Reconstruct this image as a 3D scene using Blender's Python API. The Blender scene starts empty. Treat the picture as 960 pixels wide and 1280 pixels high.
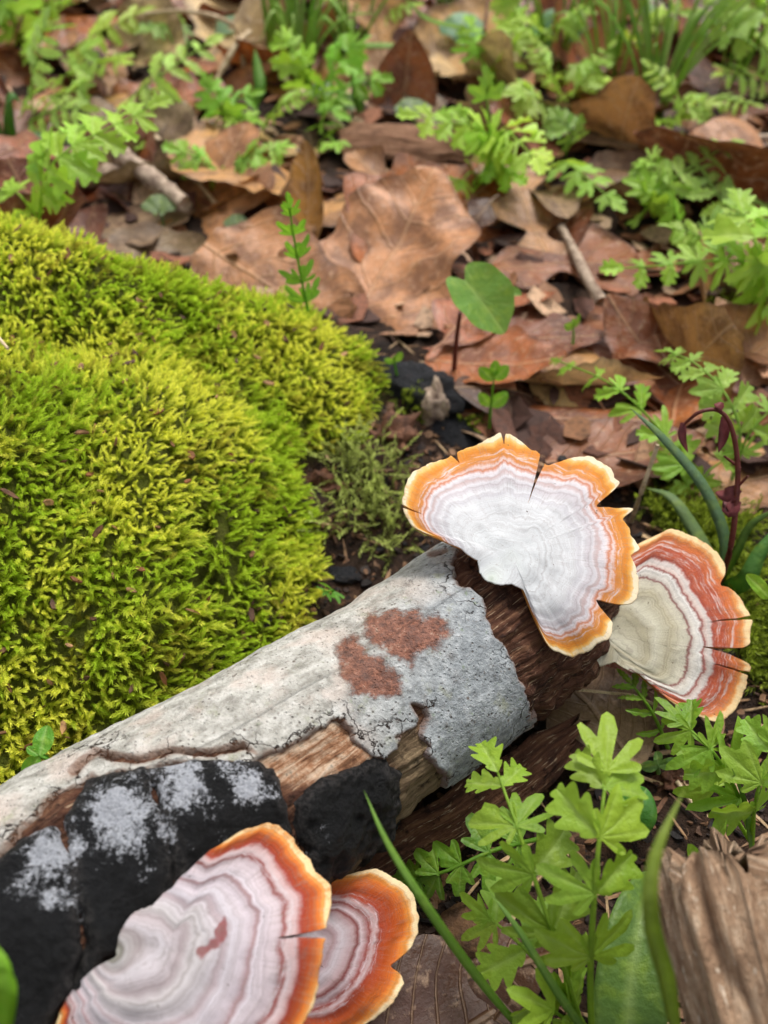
import bpy, math, random
import numpy as np
from mathutils import Vector, Matrix

# ------------------------------------------------------------------ scene, camera, light
# one Blender unit is one centimetre: the whole place is a few hand-spans of forest floor
S = bpy.context.scene
S.unit_settings.system = 'METRIC'
S.unit_settings.scale_length = 0.01
rng = np.random.default_rng(11)
random.seed(11)

CAM_H, PITCH, FOC = 18.0, math.radians(45), 1155.0
cd = bpy.data.cameras.new('camera')
cam = bpy.data.objects.new('camera', cd)
S.collection.objects.link(cam)
cam.location = (0, 0, CAM_H)
cam.rotation_euler = (math.pi / 2 - PITCH, 0, 0)
cd.sensor_fit = 'VERTICAL'
cd.sensor_height = 36.0
cd.lens = 36.0 * FOC / 1280.0
cd.clip_start, cd.clip_end = 0.5, 5000
cd.dof.use_dof = True
cd.dof.focus_distance = 17.3
cd.dof.aperture_fstop = 0.185
S.camera = cam

SUN_EL, SUN_AZ = math.radians(62), math.radians(25)   # azimuth from +y towards +x
w = bpy.data.worlds.new('World')
S.world = w
w.use_nodes = True
nt = w.node_tree
sky = nt.nodes.new('ShaderNodeTexSky')
sky.sky_type = 'NISHITA'
sky.sun_disc = False
sky.sun_elevation = SUN_EL
sky.sun_rotation = SUN_AZ
sky.dust_density = 4.0
hs = nt.nodes.new('ShaderNodeHueSaturation')
hs.inputs['Saturation'].default_value = 0.22           # overcast: the blue of the sky is veiled by cloud
nt.links.new(sky.outputs[0], hs.inputs['Color'])
nt.links.new(hs.outputs[0], nt.nodes['Background'].inputs[0])
nt.nodes['Background'].inputs[1].default_value = 0.12
sd = bpy.data.lights.new('sun', 'SUN')
sd.energy = 1.5
sd.angle = math.radians(16)
sd.color = (1.0, 0.965, 0.91)
sun = bpy.data.objects.new('sun', sd)
S.collection.objects.link(sun)
sdir = Vector((math.sin(SUN_AZ) * math.cos(SUN_EL), math.cos(SUN_AZ) * math.cos(SUN_EL), math.sin(SUN_EL)))
sun.rotation_euler = (-sdir).to_track_quat('-Z', 'Y').to_euler()
sun.location = sdir * 100
S.view_settings.view_transform = 'Standard'
S.view_settings.look = 'None'
S.view_settings.gamma = 1.0
S.view_settings.use_curve_mapping = False
S.view_settings.exposure = 0.62
S.render.engine = 'CYCLES'
S.cycles.use_denoising = True
S.cycles.use_adaptive_sampling = True
S.cycles.adaptive_threshold = 0.025
S.cycles.max_bounces = 5
S.cycles.diffuse_bounces = 3
S.cycles.glossy_bounces = 2
S.cycles.transparent_max_bounces = 4

# ------------------------------------------------------------------ measuring helpers
CF = np.array([0, math.cos(PITCH), -math.sin(PITCH)])
CU = np.array([0, math.sin(PITCH), math.cos(PITCH)])
CO = np.array([0, 0, CAM_H])

def ray(px, py):
    return CF + np.array([1.0, 0, 0]) * (px - 480) / FOC + CU * (640 - py) / FOC

def P(px, py, z=0.0):                                   # the point at height z seen at that place
    d = ray(px, py)
    return CO + d * ((z - CAM_H) / d[2])

def proj(p):
    q = np.asarray(p, float) - CO
    f = np.maximum(q @ CF, 0.5)
    return 480 + FOC * q[..., 0] / f, 640 - FOC * (q @ CU) / f

def unit(v):
    v = np.asarray(v, float)
    return v / (np.linalg.norm(v, axis=-1, keepdims=True) + 1e-9)

def _hash(ix, iy, iz, seed):
    n = (ix.astype(np.int64) * 73856093) ^ (iy.astype(np.int64) * 19349663) ^ (iz.astype(np.int64) * 83492791) ^ (seed * 2654435 + 977)
    n = (n ^ (n >> 13)) * 1274126177
    n = (n ^ (n >> 16)) & 0x7fffffff
    return (n % 100003) / 100003.0

def vnoise(p, seed=0):                                  # value noise, -1..1
    p = np.asarray(p, float)
    i = np.floor(p)
    f = p - i
    f = f * f * (3 - 2 * f)
    r = 0
    for dx in (0, 1):
        for dy in (0, 1):
            for dz in (0, 1):
                h = _hash(i[..., 0] + dx, i[..., 1] + dy, i[..., 2] + dz, seed)
                r = r + h * (f[..., 0] if dx else 1 - f[..., 0]) * (f[..., 1] if dy else 1 - f[..., 1]) * (f[..., 2] if dz else 1 - f[..., 2])
    return r * 2 - 1

def fbm(p, octaves=4, seed=0, gain=0.5):
    p = np.asarray(p, float)
    a, r = 1.0, 0
    for k in range(octaves):
        r = r + a * vnoise(p * 2.03 ** k, seed + k * 17)
        a *= gain
    return r

def sdist(x, y, poly):                                  # signed distance to an outline, inside positive
    x = np.asarray(x, float); y = np.asarray(y, float)
    d = np.full(x.shape, 1e9); ins = np.zeros(x.shape, bool)
    n = len(poly)
    for k in range(n):
        x0, y0 = poly[k]; x1, y1 = poly[(k + 1) % n]
        ex, ey = x1 - x0, y1 - y0
        t = np.clip(((x - x0) * ex + (y - y0) * ey) / (ex * ex + ey * ey + 1e-9), 0, 1)
        d = np.minimum(d, (x - x0 - t * ex) ** 2 + (y - y0 - t * ey) ** 2)
        if y0 != y1:
            c = ((y0 > y) != (y1 > y)) & (x < (x1 - x0) * (y - y0) / (y1 - y0) + x0)
            ins ^= c
    return np.where(ins, 1, -1) * np.sqrt(d)

def sstep(a, b, x):
    t = np.clip((x - a) / (b - a), 0, 1)
    return t * t * (3 - 2 * t)

def C(r, g, b, k=1.0):                                  # sRGB 0..255 to linear
    def f(c):
        c /= 255.0
        return (c / 12.92 if c <= 0.04045 else ((c + 0.055) / 1.055) ** 2.4) * k
    return (f(r), f(g), f(b))

# ------------------------------------------------------------------ object helpers
COL = S.collection

def mesh_data(name, V, F, mat=None, smooth=True, **attrs):
    V = np.asarray(V, np.float32).reshape(-1, 3)
    me = bpy.data.meshes.new(name)
    Fs = [np.asarray(f, np.int32) for f in (F if isinstance(F, (list, tuple)) and len(F) and isinstance(F[0], np.ndarray) and F[0].ndim == 2 else [F]) if len(f)]
    me.vertices.add(len(V))
    me.vertices.foreach_set('co', V.ravel())
    loops = np.concatenate([f.ravel() for f in Fs])
    tot = np.concatenate([np.full(len(f), f.shape[1], np.int32) for f in Fs])
    me.loops.add(len(loops))
    me.loops.foreach_set('vertex_index', loops)
    me.polygons.add(len(tot))
    me.polygons.foreach_set('loop_start', (np.cumsum(tot) - tot).astype(np.int32))
    me.polygons.foreach_set('loop_total', tot)
    me.polygons.foreach_set('use_smooth', np.full(len(tot), smooth, bool))
    for k, a in attrs.items():
        a = np.asarray(a, np.float32)
        if a.ndim == 1:
            at = me.attributes.new(k, 'FLOAT', 'POINT'); at.data.foreach_set('value', a)
        elif a.shape[1] == 3:
            at = me.attributes.new(k, 'FLOAT_VECTOR', 'POINT'); at.data.foreach_set('vector', a.ravel())
        else:
            at = me.attributes.new(k, 'FLOAT_COLOR', 'POINT'); at.data.foreach_set('color', a.ravel())
    me.update(calc_edges=True)
    me.validate()
    if mat:
        me.materials.append(mat)
    return me

def link(name, data, parent=None, loc=(0, 0, 0), color=None, matrix=None):
    o = bpy.data.objects.new(name, data)
    COL.objects.link(o)
    if parent:
        o.parent = parent
    if matrix is not None:
        o.matrix_local = matrix
    else:
        o.location = loc
    if color is not None:
        o.color = (*color, 1)
    return o

def tag(o, label=None, cat=None, group=None, kind=None):
    for k, v in (('label', label), ('category', cat), ('group', group), ('kind', kind)):
        if v:
            o[k] = v
    return o

def thing(name, loc, label, cat, group=None):
    return tag(link(name, None, loc=tuple(loc)), label, cat, group)

def solo(name, V, F, mat, label, cat, group=None, origin=None, color=None, smooth=True, **attrs):
    V = np.asarray(V, float)
    o0 = V.mean(0) if origin is None else np.asarray(origin, float)
    o = link(name, mesh_data(name, V - o0, F, mat, smooth, **attrs), loc=tuple(o0), color=color)
    return tag(o, label, cat, group)

def part(name, V, F, mat, parent, origin, color=None, smooth=True, label=None, **attrs):
    o = link(name, mesh_data(name, np.asarray(V, float) - np.asarray(origin, float), F, mat, smooth, **attrs), parent, color=color)
    if label:
        o['label'] = label
    return o

def grid_faces(nu, nv, wrap_v=False, wrap_u=False):
    iu = np.arange(nu if wrap_u else nu - 1)[:, None]
    iv = np.arange(nv if wrap_v else nv - 1)[None, :]
    a = iu * nv + iv
    b = ((iu + 1) % nu) * nv + iv
    c = ((iu + 1) % nu) * nv + (iv + 1) % nv
    d = iu * nv + (iv + 1) % nv
    return np.stack([a + 0 * d, b + 0 * d, c, d], -1).reshape(-1, 4).astype(np.int32)

def spline(pts, n):
    p = np.asarray(pts, float)
    if len(p) == 2:
        return p[0] + (p[1] - p[0]) * np.linspace(0, 1, n)[:, None]
    q = np.vstack([2 * p[0] - p[1], p, 2 * p[-1] - p[-2]])
    t = np.linspace(0, len(p) - 1 - 1e-6, n)
    i = t.astype(int); f = (t - i)[:, None]
    a, b, c, d = q[i], q[i + 1], q[i + 2], q[i + 3]
    return 0.5 * (2 * b + (c - a) * f + (2 * a - 5 * b + 4 * c - d) * f ** 2 + (3 * b - a - 3 * c + d) * f ** 3)

def frames(c, up=(0, 0, 1)):
    T = unit(np.gradient(c, axis=0))
    up = np.asarray(up, float)
    N = up - T * (T @ up)[:, None]
    bad = np.linalg.norm(N, axis=1) < 0.15
    if bad.any():
        alt = np.array([0, -1.0, 0.2])
        N[bad] = alt - T[bad] * (T[bad] @ alt)[:, None]
    N = unit(N)
    return T, N, np.cross(N, T)

def tube(c, r, k=7, lump=0.0, seed=0, cap=True):
    c = np.asarray(c, float); n = len(c)
    r = np.broadcast_to(np.asarray(r, float), (n,))
    T, N, B = frames(c)
    a = np.linspace(0, 2 * math.pi, k, endpoint=False)
    rr = r[:, None] * np.ones(k)
    if lump:
        base = c[:, None, :] + N[:, None, :] * np.cos(a)[None, :, None] + B[:, None, :] * np.sin(a)[None, :, None]
        rr = rr * (1 + lump * fbm(base * 3.0, 3, seed))
    V = c[:, None, :] + rr[..., None] * (np.cos(a)[None, :, None] * N[:, None, :] + np.sin(a)[None, :, None] * B[:, None, :])
    V = V.reshape(-1, 3)
    F = [grid_faces(n, k, wrap_v=True)]
    if cap:
        V = np.vstack([V, c[0], c[-1]])
        i = np.arange(k, dtype=np.int32)
        F.append(np.stack([np.full(k, n * k, np.int32), (i + 1) % k, i], 1).astype(np.int32))
        o = (n - 1) * k
        F.append(np.stack([np.full(k, n * k + 1, np.int32), o + i, o + (i + 1) % k], 1).astype(np.int32))
    return V, F

# ------------------------------------------------------------------ material helper
class NB:
    def __init__(s, name):
        s.m = bpy.data.materials.new(name); s.m.use_nodes = True
        s.t = s.m.node_tree
        s.t.nodes.clear()
        s.out = s.t.nodes.new('ShaderNodeOutputMaterial')
    def put(s, sock, v):
        if hasattr(v, 'is_output'):
            s.t.links.new(v, sock)
        elif isinstance(v, (tuple, list)) and len(v) == 3 and sock.type == 'RGBA':
            sock.default_value = (*v, 1)
        else:
            sock.default_value = v
    def n(s, typ, _o=0, _set=None, **ins):
        nd = s.t.nodes.new(typ)
        for k, v in (_set or {}).items():
            setattr(nd, k, v)
        for k, v in ins.items():
            s.put(nd.inputs[k.replace('_', ' ')], v)
        return nd.outputs[_o]
    def attr(s, name, out='Fac'):
        nd = s.t.nodes.new('ShaderNodeAttribute'); nd.attribute_name = name
        return nd.outputs[out]
    def ocolor(s):
        return s.t.nodes.new('ShaderNodeObjectInfo').outputs['Color']
    def orand(s):
        return s.t.nodes.new('ShaderNodeObjectInfo').outputs['Random']
    def coord(s, out='Object'):
        return s.t.nodes.new('ShaderNodeTexCoord').outputs[out]
    def map(s, v, scale=(1, 1, 1), loc=(0, 0, 0)):
        return s.n('ShaderNodeMapping', Vector=v, Scale=scale, Location=loc)
    def noise(s, v, scale, detail=5, rough=0.55, dist=0.0, out=0):
        return s.n('ShaderNodeTexNoise', out, Vector=v, Scale=scale, Detail=detail, Roughness=rough, Distortion=dist)
    def ramp(s, fac, stops, interp='LINEAR'):
        nd = s.t.nodes.new('ShaderNodeValToRGB')
        e = nd.color_ramp.elements
        nd.color_ramp.interpolation = interp
        while len(e) < len(stops):
            e.new(0.5)
        for k, (p, c) in enumerate(stops):
            e[k].position = p
            e[k].color = (*(c if isinstance(c, (tuple, list)) else (c, c, c)), 1)
        s.t.links.new(fac, nd.inputs[0])
        return nd.outputs[0]
    def mix(s, a, b, fac, blend='MIX'):
        nd = s.t.nodes.new('ShaderNodeMix'); nd.data_type = 'RGBA'; nd.blend_type = blend
        s.put(nd.inputs[0], fac); s.put(nd.inputs[6], a); s.put(nd.inputs[7], b)
        return nd.outputs[2]
    def math(s, op, a, b=0.0, clamp=False):
        nd = s.t.nodes.new('ShaderNodeMath'); nd.operation = op; nd.use_clamp = clamp
        s.put(nd.inputs[0], a); s.put(nd.inputs[1], b)
        return nd.outputs[0]
    def mrange(s, v, a, b, c=0.0, d=1.0):
        nd = s.t.nodes.new('ShaderNodeMapRange'); nd.interpolation_type = 'SMOOTHSTEP'
        for k, x in zip(range(5), (v, a, b, c, d)):
            s.put(nd.inputs[k], x)
        return nd.outputs[0]
    def bump(s, h, strength=0.5, dist=0.1):
        return s.n('ShaderNodeBump', Height=h, Strength=strength, Distance=dist)
    def finish(s, color, rough=0.6, normal=None, spec=0.4, trans=0.0, tcolor=None):
        p = s.t.nodes.new('ShaderNodeBsdfPrincipled')
        s.put(p.inputs['Base Color'], color); s.put(p.inputs['Roughness'], rough)
        s.put(p.inputs['Specular IOR Level'], spec)
        if normal is not None:
            s.put(p.inputs['Normal'], normal)
        o = p.outputs[0]
        if trans:
            tr = s.t.nodes.new('ShaderNodeBsdfTranslucent')
            s.put(tr.inputs[0], tcolor if tcolor is not None else color)
            if normal is not None:
                s.put(tr.inputs['Normal'], normal)
            mx = s.t.nodes.new('ShaderNodeMixShader')
            mx.inputs[0].default_value = trans
            s.t.links.new(o, mx.inputs[1]); s.t.links.new(tr.outputs[0], mx.inputs[2])
            o = mx.outputs[0]
        s.t.links.new(o, s.out.inputs[0])
        return s.m

# ------------------------------------------------------------------ materials
def mat_soil():
    b = NB('soil')
    v = b.coord()
    n1 = b.noise(v, 0.9, 6); n2 = b.noise(v, 6.0, 6, 0.7); n3 = b.noise(v, 22, 3)
    c = b.ramp(n1, [(0.3, C(38, 28, 22)), (0.55, C(66, 47, 35)), (0.75, C(98, 70, 50))])
    c = b.mix(c, C(26, 20, 17), b.mrange(n2, 0.5, 0.65), 'MIX')
    c = b.mix(c, C(125, 92, 66), b.mrange(n3, 0.66, 0.74, 0, 0.7))
    c = b.mix(c, C(96, 104, 30), b.math('MULTIPLY', b.attr('mossy'), b.mrange(n2, 0.75, 0.4, 0.3, 1.0)))
    far = b.mrange(b.n('ShaderNodeVectorMath', 1, {'operation': 'LENGTH'}, Vector=v), 70, 110)
    lf = b.ramp(b.noise(v, 0.5, 8, 0.7), [(0.3, C(50, 30, 22)), (0.5, C(140, 92, 66)), (0.62, C(170, 120, 88)), (0.7, C(90, 110, 40))])
    c = b.mix(c, lf, far)
    h = b.math('ADD', b.noise(v, 3.0, 8, 0.7), b.math('MULTIPLY', n3, 0.4))
    return b.finish(c, 0.85, b.bump(h, 0.9, 0.35), 0.25)

def mat_moss(name):
    b = NB(name)
    c = b.attr('col', 'Color')
    return b.finish(c, 0.5, None, 0.3, 0.48)

def mat_green(name, rough=0.45, vein=0.5):
    b = NB(name)
    v = b.coord()
    c0 = b.ocolor()
    n = b.noise(v, 3.0, 4)
    c = b.mix(c0, b.mix(c0, C(190, 215, 70), 0.5), b.mrange(n, 0.45, 0.75, 0, 0.55))
    c = b.mix(c, C(70, 110, 30), b.mrange(b.noise(v, 1.6, 3), 0.55, 0.8, 0, 0.35))
    vn = b.attr('vein')
    c = b.mix(c, b.mix(c, C(205, 225, 140), 0.55), b.math('MULTIPLY', vn, vein))
    h = b.math('SUBTRACT', b.noise(v, 7, 3), b.math('MULTIPLY', vn, 0.5))
    return b.finish(c, rough, b.bump(h, 0.35, 0.12), 0.35, 0.4, b.mix(c, C(190, 225, 60), 0.4))

def mat_deadleaf():
    b = NB('dead_leaf')
    u = b.attr('luv', 'Vector')
    c0 = b.ocolor()
    r = b.orand()
    off = b.n('ShaderNodeCombineXYZ', X=b.math('MULTIPLY', r, 37.0), Y=b.math('MULTIPLY', r, 91.0), Z=0.0)
    v = b.n('ShaderNodeVectorMath', _set={'operation': 'ADD'}, Vector=u)
    b.t.links.new(off, v.node.inputs[1])
    n1 = b.noise(v, 0.7, 6, 0.6, 0.3); n2 = b.noise(v, 3.5, 6, 0.65); n3 = b.noise(v, 12, 4)
    c = b.mix(c0, b.mix(c0, C(70, 36, 26), 0.75), b.mrange(n1, 0.42, 0.62, 0, 0.8))
    c = b.mix(c, b.mix(c0, C(214, 178, 146), 0.7), b.mrange(n2, 0.52, 0.72, 0, 0.75))
    c = b.mix(c, C(40, 24, 20), b.mrange(n3, 0.64, 0.72, 0, 0.7))
    sepn = b.t.nodes.new('ShaderNodeSeparateXYZ'); b.t.links.new(u, sepn.inputs[0])
    fr = b.math('ABSOLUTE', b.math('SUBTRACT', b.math('FRACT', b.math('ADD', b.attr('vq'), b.math('MULTIPLY', n2, 0.12))), 0.5))
    side = b.mrange(fr, 0.075, 0.02)
    mid = b.mrange(b.math('ABSOLUTE', sepn.outputs[1]), 0.09, 0.03)
    vn = b.math('MAXIMUM', mid, b.math('MULTIPLY', side, 0.7))
    net = b.n('ShaderNodeTexVoronoi', 0, {'feature': 'DISTANCE_TO_EDGE'}, Vector=v, Scale=5.0)
    c = b.mix(c, b.mix(c0, C(226, 190, 150), 0.55), b.math('MULTIPLY', vn, 0.42))
    c = b.mix(c, b.mix(c, C(70, 40, 28), 0.6), b.mrange(net, 0.06, 0.0, 0, 0.5))
    c = b.mix(c, b.mix(c, C(58, 32, 24), 0.7), b.mrange(b.attr('rim'), 0.78, 1.0, 0, 0.55))
    h = b.math('ADD', b.math('MULTIPLY', n2, 0.7), b.math('MULTIPLY', vn, 0.8))
    rough = b.mrange(n1, 0.3, 0.7, 0.30, 0.55)
    return b.finish(c, rough, b.bump(h, 0.7, 0.10), 0.5, 0.12)

def mat_bark():
    b = NB('grey_bark')
    u = b.attr('luv', 'Vector')
    v = b.coord()
    st = b.noise(b.map(u, (1.0, 2.6, 1)), 1.0, 8, 0.68)
    n1 = b.noise(v, 0.9, 5); n2 = b.noise(v, 5, 6, 0.65); n3 = b.noise(v, 16, 4, 0.6)
    warm = b.ramp(b.math('ADD', b.math('MULTIPLY', st, 0.6), b.math('MULTIPLY', n2, 0.4)), [(0.34, C(112, 108, 100)), (0.46, C(162, 159, 150)), (0.55, C(194, 191, 183)), (0.68, C(216, 214, 208))])
    cool = b.ramp(n2, [(0.3, C(118, 122, 124)), (0.5, C(152, 157, 160)), (0.7, C(184, 188, 190))])
    c = b.mix(warm, cool, b.attr('cool'))
    nc = b.math('SUBTRACT', 1.0, b.attr('cool'))
    c = b.mix(c, C(206, 188, 176), b.math('MULTIPLY', nc, b.mrange(n1, 0.5, 0.66, 0, 0.6)))
    c = b.mix(c, C(150, 152, 122), b.mrange(b.noise(v, 2.1, 5, 0.6), 0.58, 0.72, 0, 0.6))
    sp = b.n('ShaderNodeTexVoronoi', 0, Vector=v, Scale=4.5, Randomness=1.0)
    c = b.mix(c, C(86, 72, 60), b.math('MULTIPLY', b.mrange(sp, 0.2, 0.06), b.mrange(n2, 0.45, 0.6, 0, 0.9)))
    c = b.mix(c, C(108, 92, 78), b.mrange(n3, 0.58, 0.72, 0, 0.55))
    sp2 = b.n('ShaderNodeTexVoronoi', 0, Vector=v, Scale=9.0, Randomness=1.0)
    c = b.mix(c, C(70, 58, 48), b.math('MULTIPLY', b.mrange(sp2, 0.26, 0.10), b.mrange(b.noise(v, 2.7, 3), 0.5, 0.62, 0, 0.85)))
    c = b.mix(c, C(120, 138, 96), b.mrange(b.noise(v, 3.4, 5, 0.7), 0.62, 0.72, 0, 0.55))
    c = b.mix(c, C(112, 104, 98), b.mrange(b.noise(b.map(v, (1, 1, 1), (7, 3, 1)), 1.6, 7, 0.72), 0.54, 0.70, 0, 0.4))
    c = b.mix(c, C(230, 230, 226), b.mrange(b.noise(v, 26, 2), 0.64, 0.74, 0, 0.45))
    rs = b.math('ADD', b.attr('rust'), b.math('MULTIPLY', b.math('SUBTRACT', b.noise(v, 3.2, 7, 0.75), 0.5), 1.9))
    rc = b.ramp(b.noise(v, 6, 6, 0.75), [(0.30, C(62, 38, 30)), (0.46, C(112, 66, 48)), (0.58, C(148, 92, 68)), (0.70, C(180, 156, 136))])
    rm = b.mrange(rs, 0.28, 0.72, 0, 0.9)
    c = b.mix(c, rc, rm)
    eg = b.attr('edge')
    wv = b.n('ShaderNodeVectorMath', _set={'operation': 'ADD'}, Vector=v)
    b.t.links.new(b.n('ShaderNodeTexNoise', 1, Vector=v, Scale=2.5, Detail=4.0), wv.node.inputs[1])
    ck = b.n('ShaderNodeTexVoronoi', 0, {'feature': 'DISTANCE_TO_EDGE'}, Vector=wv, Scale=0.95)
    ckm = b.math('MULTIPLY', b.mrange(ck, 0.022, 0.004), b.attr('near'))
    c = b.mix(c, C(44, 32, 26), ckm)
    c = b.mix(c, C(120, 84, 62), b.math('MULTIPLY', eg, 0.75))
    h = b.math('ADD', b.math('MULTIPLY', n2, 0.6), b.math('ADD', b.math('MULTIPLY', st, 0.7), b.math('MULTIPLY', n3, 0.5)))
    h = b.math('ADD', h, b.math('MULTIPLY', rm, b.noise(v, 14, 4)))
    h = b.math('SUBTRACT', h, b.math('MULTIPLY', b.mrange(sp2, 0.26, 0.10), 0.5))
    h = b.math('SUBTRACT', h, b.math('MULTIPLY', ckm, 1.5))
    return b.finish(c, 0.78, b.bump(h, 0.7, 0.14), 0.25)

def mat_wood(name, a, bcol, d, light=None, dark=True):
    b = NB(name)
    u = b.attr('luv', 'Vector')
    f1 = b.noise(b.map(u, (0.9, 9, 1)), 1.0, 8, 0.68, 0.4)
    f2 = b.noise(b.map(u, (2.2, 20, 1)), 1.0, 5, 0.6)
    n = b.noise(b.coord(), 1.3, 5)
    c = b.ramp(f1, [(0.28, a), (0.5, bcol), (0.72, d)])
    c = b.mix(c, a, b.mrange(n, 0.5, 0.7, 0, 0.7))
    if light:
        c = b.mix(c, light, b.mrange(f2, 0.58, 0.68, 0, 0.8))
    if light:
        big = b.noise(b.coord(), 3.0, 6, 0.7)
        tn = b.ramp(f1, [(0.3, C(92, 74, 56)), (0.55, C(150, 128, 98)), (0.72, C(190, 170, 138))])
        c = b.mix(c, tn, b.attr('tan'))
        bf = b.ramp(b.math('ADD', b.math('MULTIPLY', big, 0.5), b.math('MULTIPLY', f1, 0.5)), [(0.36, C(96, 60, 42)), (0.46, C(176, 128, 94)), (0.55, C(218, 190, 162)), (0.66, C(236, 220, 200))])
        c = b.mix(c, bf, b.attr('buff'))
        if dark:
            c = b.mix(c, C(34, 22, 18), b.mrange(big, 0.54, 0.66, 0, 0.8))
    h = b.math('ADD', f1, b.math('MULTIPLY', f2, 0.6))
    if light:
        h = b.math('ADD', h, b.math('MULTIPLY', big, 1.2))
    return b.finish(c, 0.8, b.bump(h, 0.9, 0.18), 0.2)

def mat_crust():
    b = NB('black_crust')
    v = b.coord()
    n1 = b.noise(v, 2.2, 5, 0.6); n2 = b.noise(v, 9, 7, 0.72); n3 = b.noise(v, 24, 3)
    c = b.ramp(n2, [(0.3, C(8, 8, 9)), (0.6, C(22, 22, 24)), (0.8, C(44, 42, 42))])
    c = b.mix(c, C(66, 62, 60), b.math('MULTIPLY', b.attr('rim'), b.mrange(n2, 0.42, 0.6)))
    n4 = b.noise(v, 12, 7, 0.78)
    pw = b.math('ADD', b.math('MULTIPLY', b.attr('powder'), 0.42), b.math('ADD', b.math('MULTIPLY', n4, 1.0), b.math('MULTIPLY', n1, 0.9)))
    pm = b.mrange(pw, 1.19, 1.36)
    c = b.mix(c, b.ramp(n3, [(0.3, C(186, 190, 200)), (0.7, C(236, 238, 244))]), b.math('MULTIPLY', pm, 0.95))
    h = b.math('ADD', n2, b.math('ADD', b.math('MULTIPLY', n1, 0.8), b.math('MULTIPLY', n4, 0.5)))
    return b.finish(c, 0.6, b.bump(h, 1.0, 0.2), 0.35)

def mat_bracket(name, stops, wob=0.05, fleck=None, blot=None, ringk=0.55, bk=0.45, grime=0.6):
    b = NB(name)
    v = b.coord()
    s = b.attr('s')
    ang = b.attr('ang')
    # fine radial fibres break up the rings
    uv = b.n('ShaderNodeCombineXYZ', X=b.math('MULTIPLY', ang, 1.0), Y=b.math('MULTIPLY', s, 1.0), Z=0.0)
    fib = b.noise(b.map(uv, (60, 7, 1)), 1.0, 5, 0.68)
    n1 = b.noise(v, 1.8, 4); n2 = b.noise(v, 7, 5, 0.6)
    lowa = b.noise(v, 0.8, 3)
    sj = b.math('ADD', s, b.math('MULTIPLY', b.math('SUBTRACT', n1, 0.5), wob))
    sj = b.math('ADD', sj, b.math('MULTIPLY', b.math('SUBTRACT', lowa, 0.5), b.math('MULTIPLY', b.mrange(s, 1.0, 0.80), 0.05)))
    sj = b.math('ADD', sj, b.math('MULTIPLY', b.math('SUBTRACT', lowa, 0.42), b.mrange(s, 1.0, 0.9, 0.0, 0.10)))
    sj = b.math('ADD', sj, b.math('MULTIPLY', b.math('SUBTRACT', n2, 0.5), wob * 0.7))
    sj = b.math('ADD', sj, b.math('MULTIPLY', b.math('SUBTRACT', fib, 0.5), wob * 0.6), True)
    c = b.ramp(sj, stops)
    ring = b.noise(b.map(b.n('ShaderNodeCombineXYZ', X=0.0, Y=sj, Z=b.math('MULTIPLY', ang, 0.12)), (1, 44, 1)), 1.0, 4, 0.65)
    c = b.mix(c, b.mix(c, C(120, 100, 92), 0.45), b.mrange(ring, 0.52, 0.66, 0, ringk))
    ring2 = b.noise(b.map(b.n('ShaderNodeCombineXYZ', X=0.0, Y=sj, Z=b.math('MULTIPLY', ang, 0.2)), (1, 110, 1)), 1.0, 3, 0.6)
    c = b.mix(c, b.mix(c, C(110, 84, 78), 0.55), b.math('MULTIPLY', b.mrange(ring2, 0.50, 0.66, 0, ringk), b.mrange(s, 0.05, 0.35, 0.3, 1.0)))
    if fleck:
        a0, a1, col = fleck
        zone = b.math('MULTIPLY', b.mrange(s, a0, a0 + 0.05), b.mrange(s, a1, a1 - 0.04))
        fl = b.noise(b.map(uv, (5, 46, 1)), 1.0, 6, 0.72)
        c = b.mix(c, col, b.math('MULTIPLY', zone, b.mrange(fl, 0.50, 0.62, 0, 0.75)))
    if blot:
        c = b.mix(c, blot, b.mrange(b.noise(v, 1.3, 3), 0.69, 0.73, 0, 0.8))
    c = b.mix(c, C(150, 140, 132), b.mrange(b.noise(v, 20, 3), 0.62, 0.72, 0, 0.35))
    c = b.mix(c, b.mix(c, C(150, 132, 124), 0.5), b.math('MULTIPLY', b.mrange(fib, 0.5, 0.68, 0, 0.6), b.mrange(s, 0.15, 0.6, 0.25, 1.0)))
    c = b.mix(c, b.mix(c, C(128, 120, 112), 0.5), b.mrange(b.noise(v, 2.6, 6, 0.7), 0.54, 0.72, 0, grime))
    under = b.ramp(b.attr('under'), [(0.0, (0, 0, 0)), (1.0, (1, 1, 1))])
    c = b.mix(c, C(206, 138, 66), under)
    h = b.math('ADD', b.math('MULTIPLY', b.math('ADD', ring, ring2), 0.6), b.math('ADD', b.math('MULTIPLY', fib, 0.5), b.math('MULTIPLY', n2, 0.4)))
    c = b.mix(c, C(84, 62, 50), b.mrange(b.noise(v, 9, 3, 0.5), 0.71, 0.76, 0, 0.8))
    return b.finish(c, 0.7, b.bump(h, bk, 0.09), 0.25, 0.12)

def mat_twig(name, a, bc):
    b = NB(name)
    v = b.coord()
    n1 = b.noise(v, 2.5, 6, 0.65); n2 = b.noise(v, 14, 4)
    c = b.ramp(n1, [(0.35, a), (0.6, bc)])
    c = b.mix(c, C(48, 34, 28), b.mrange(n2, 0.58, 0.7, 0, 0.6))
    return b.finish(c, 0.75, b.bump(b.math('ADD', n1, n2), 0.6, 0.1), 0.25)

def mat_char():
    b = NB('charred_wood')
    v = b.coord()
    n1 = b.noise(v, 2.5, 7, 0.7); n2 = b.noise(v, 10, 5, 0.7)
    c = b.ramp(n2, [(0.3, C(16, 16, 18)), (0.6, C(42, 42, 48)), (0.78, C(92, 90, 94))])
    c = b.mix(c, C(70, 48, 34), b.mrange(n1, 0.55, 0.7, 0, 0.7))
    return b.finish(c, 0.55, b.bump(b.math('ADD', n1, n2), 0.9, 0.2), 0.4)

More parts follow.
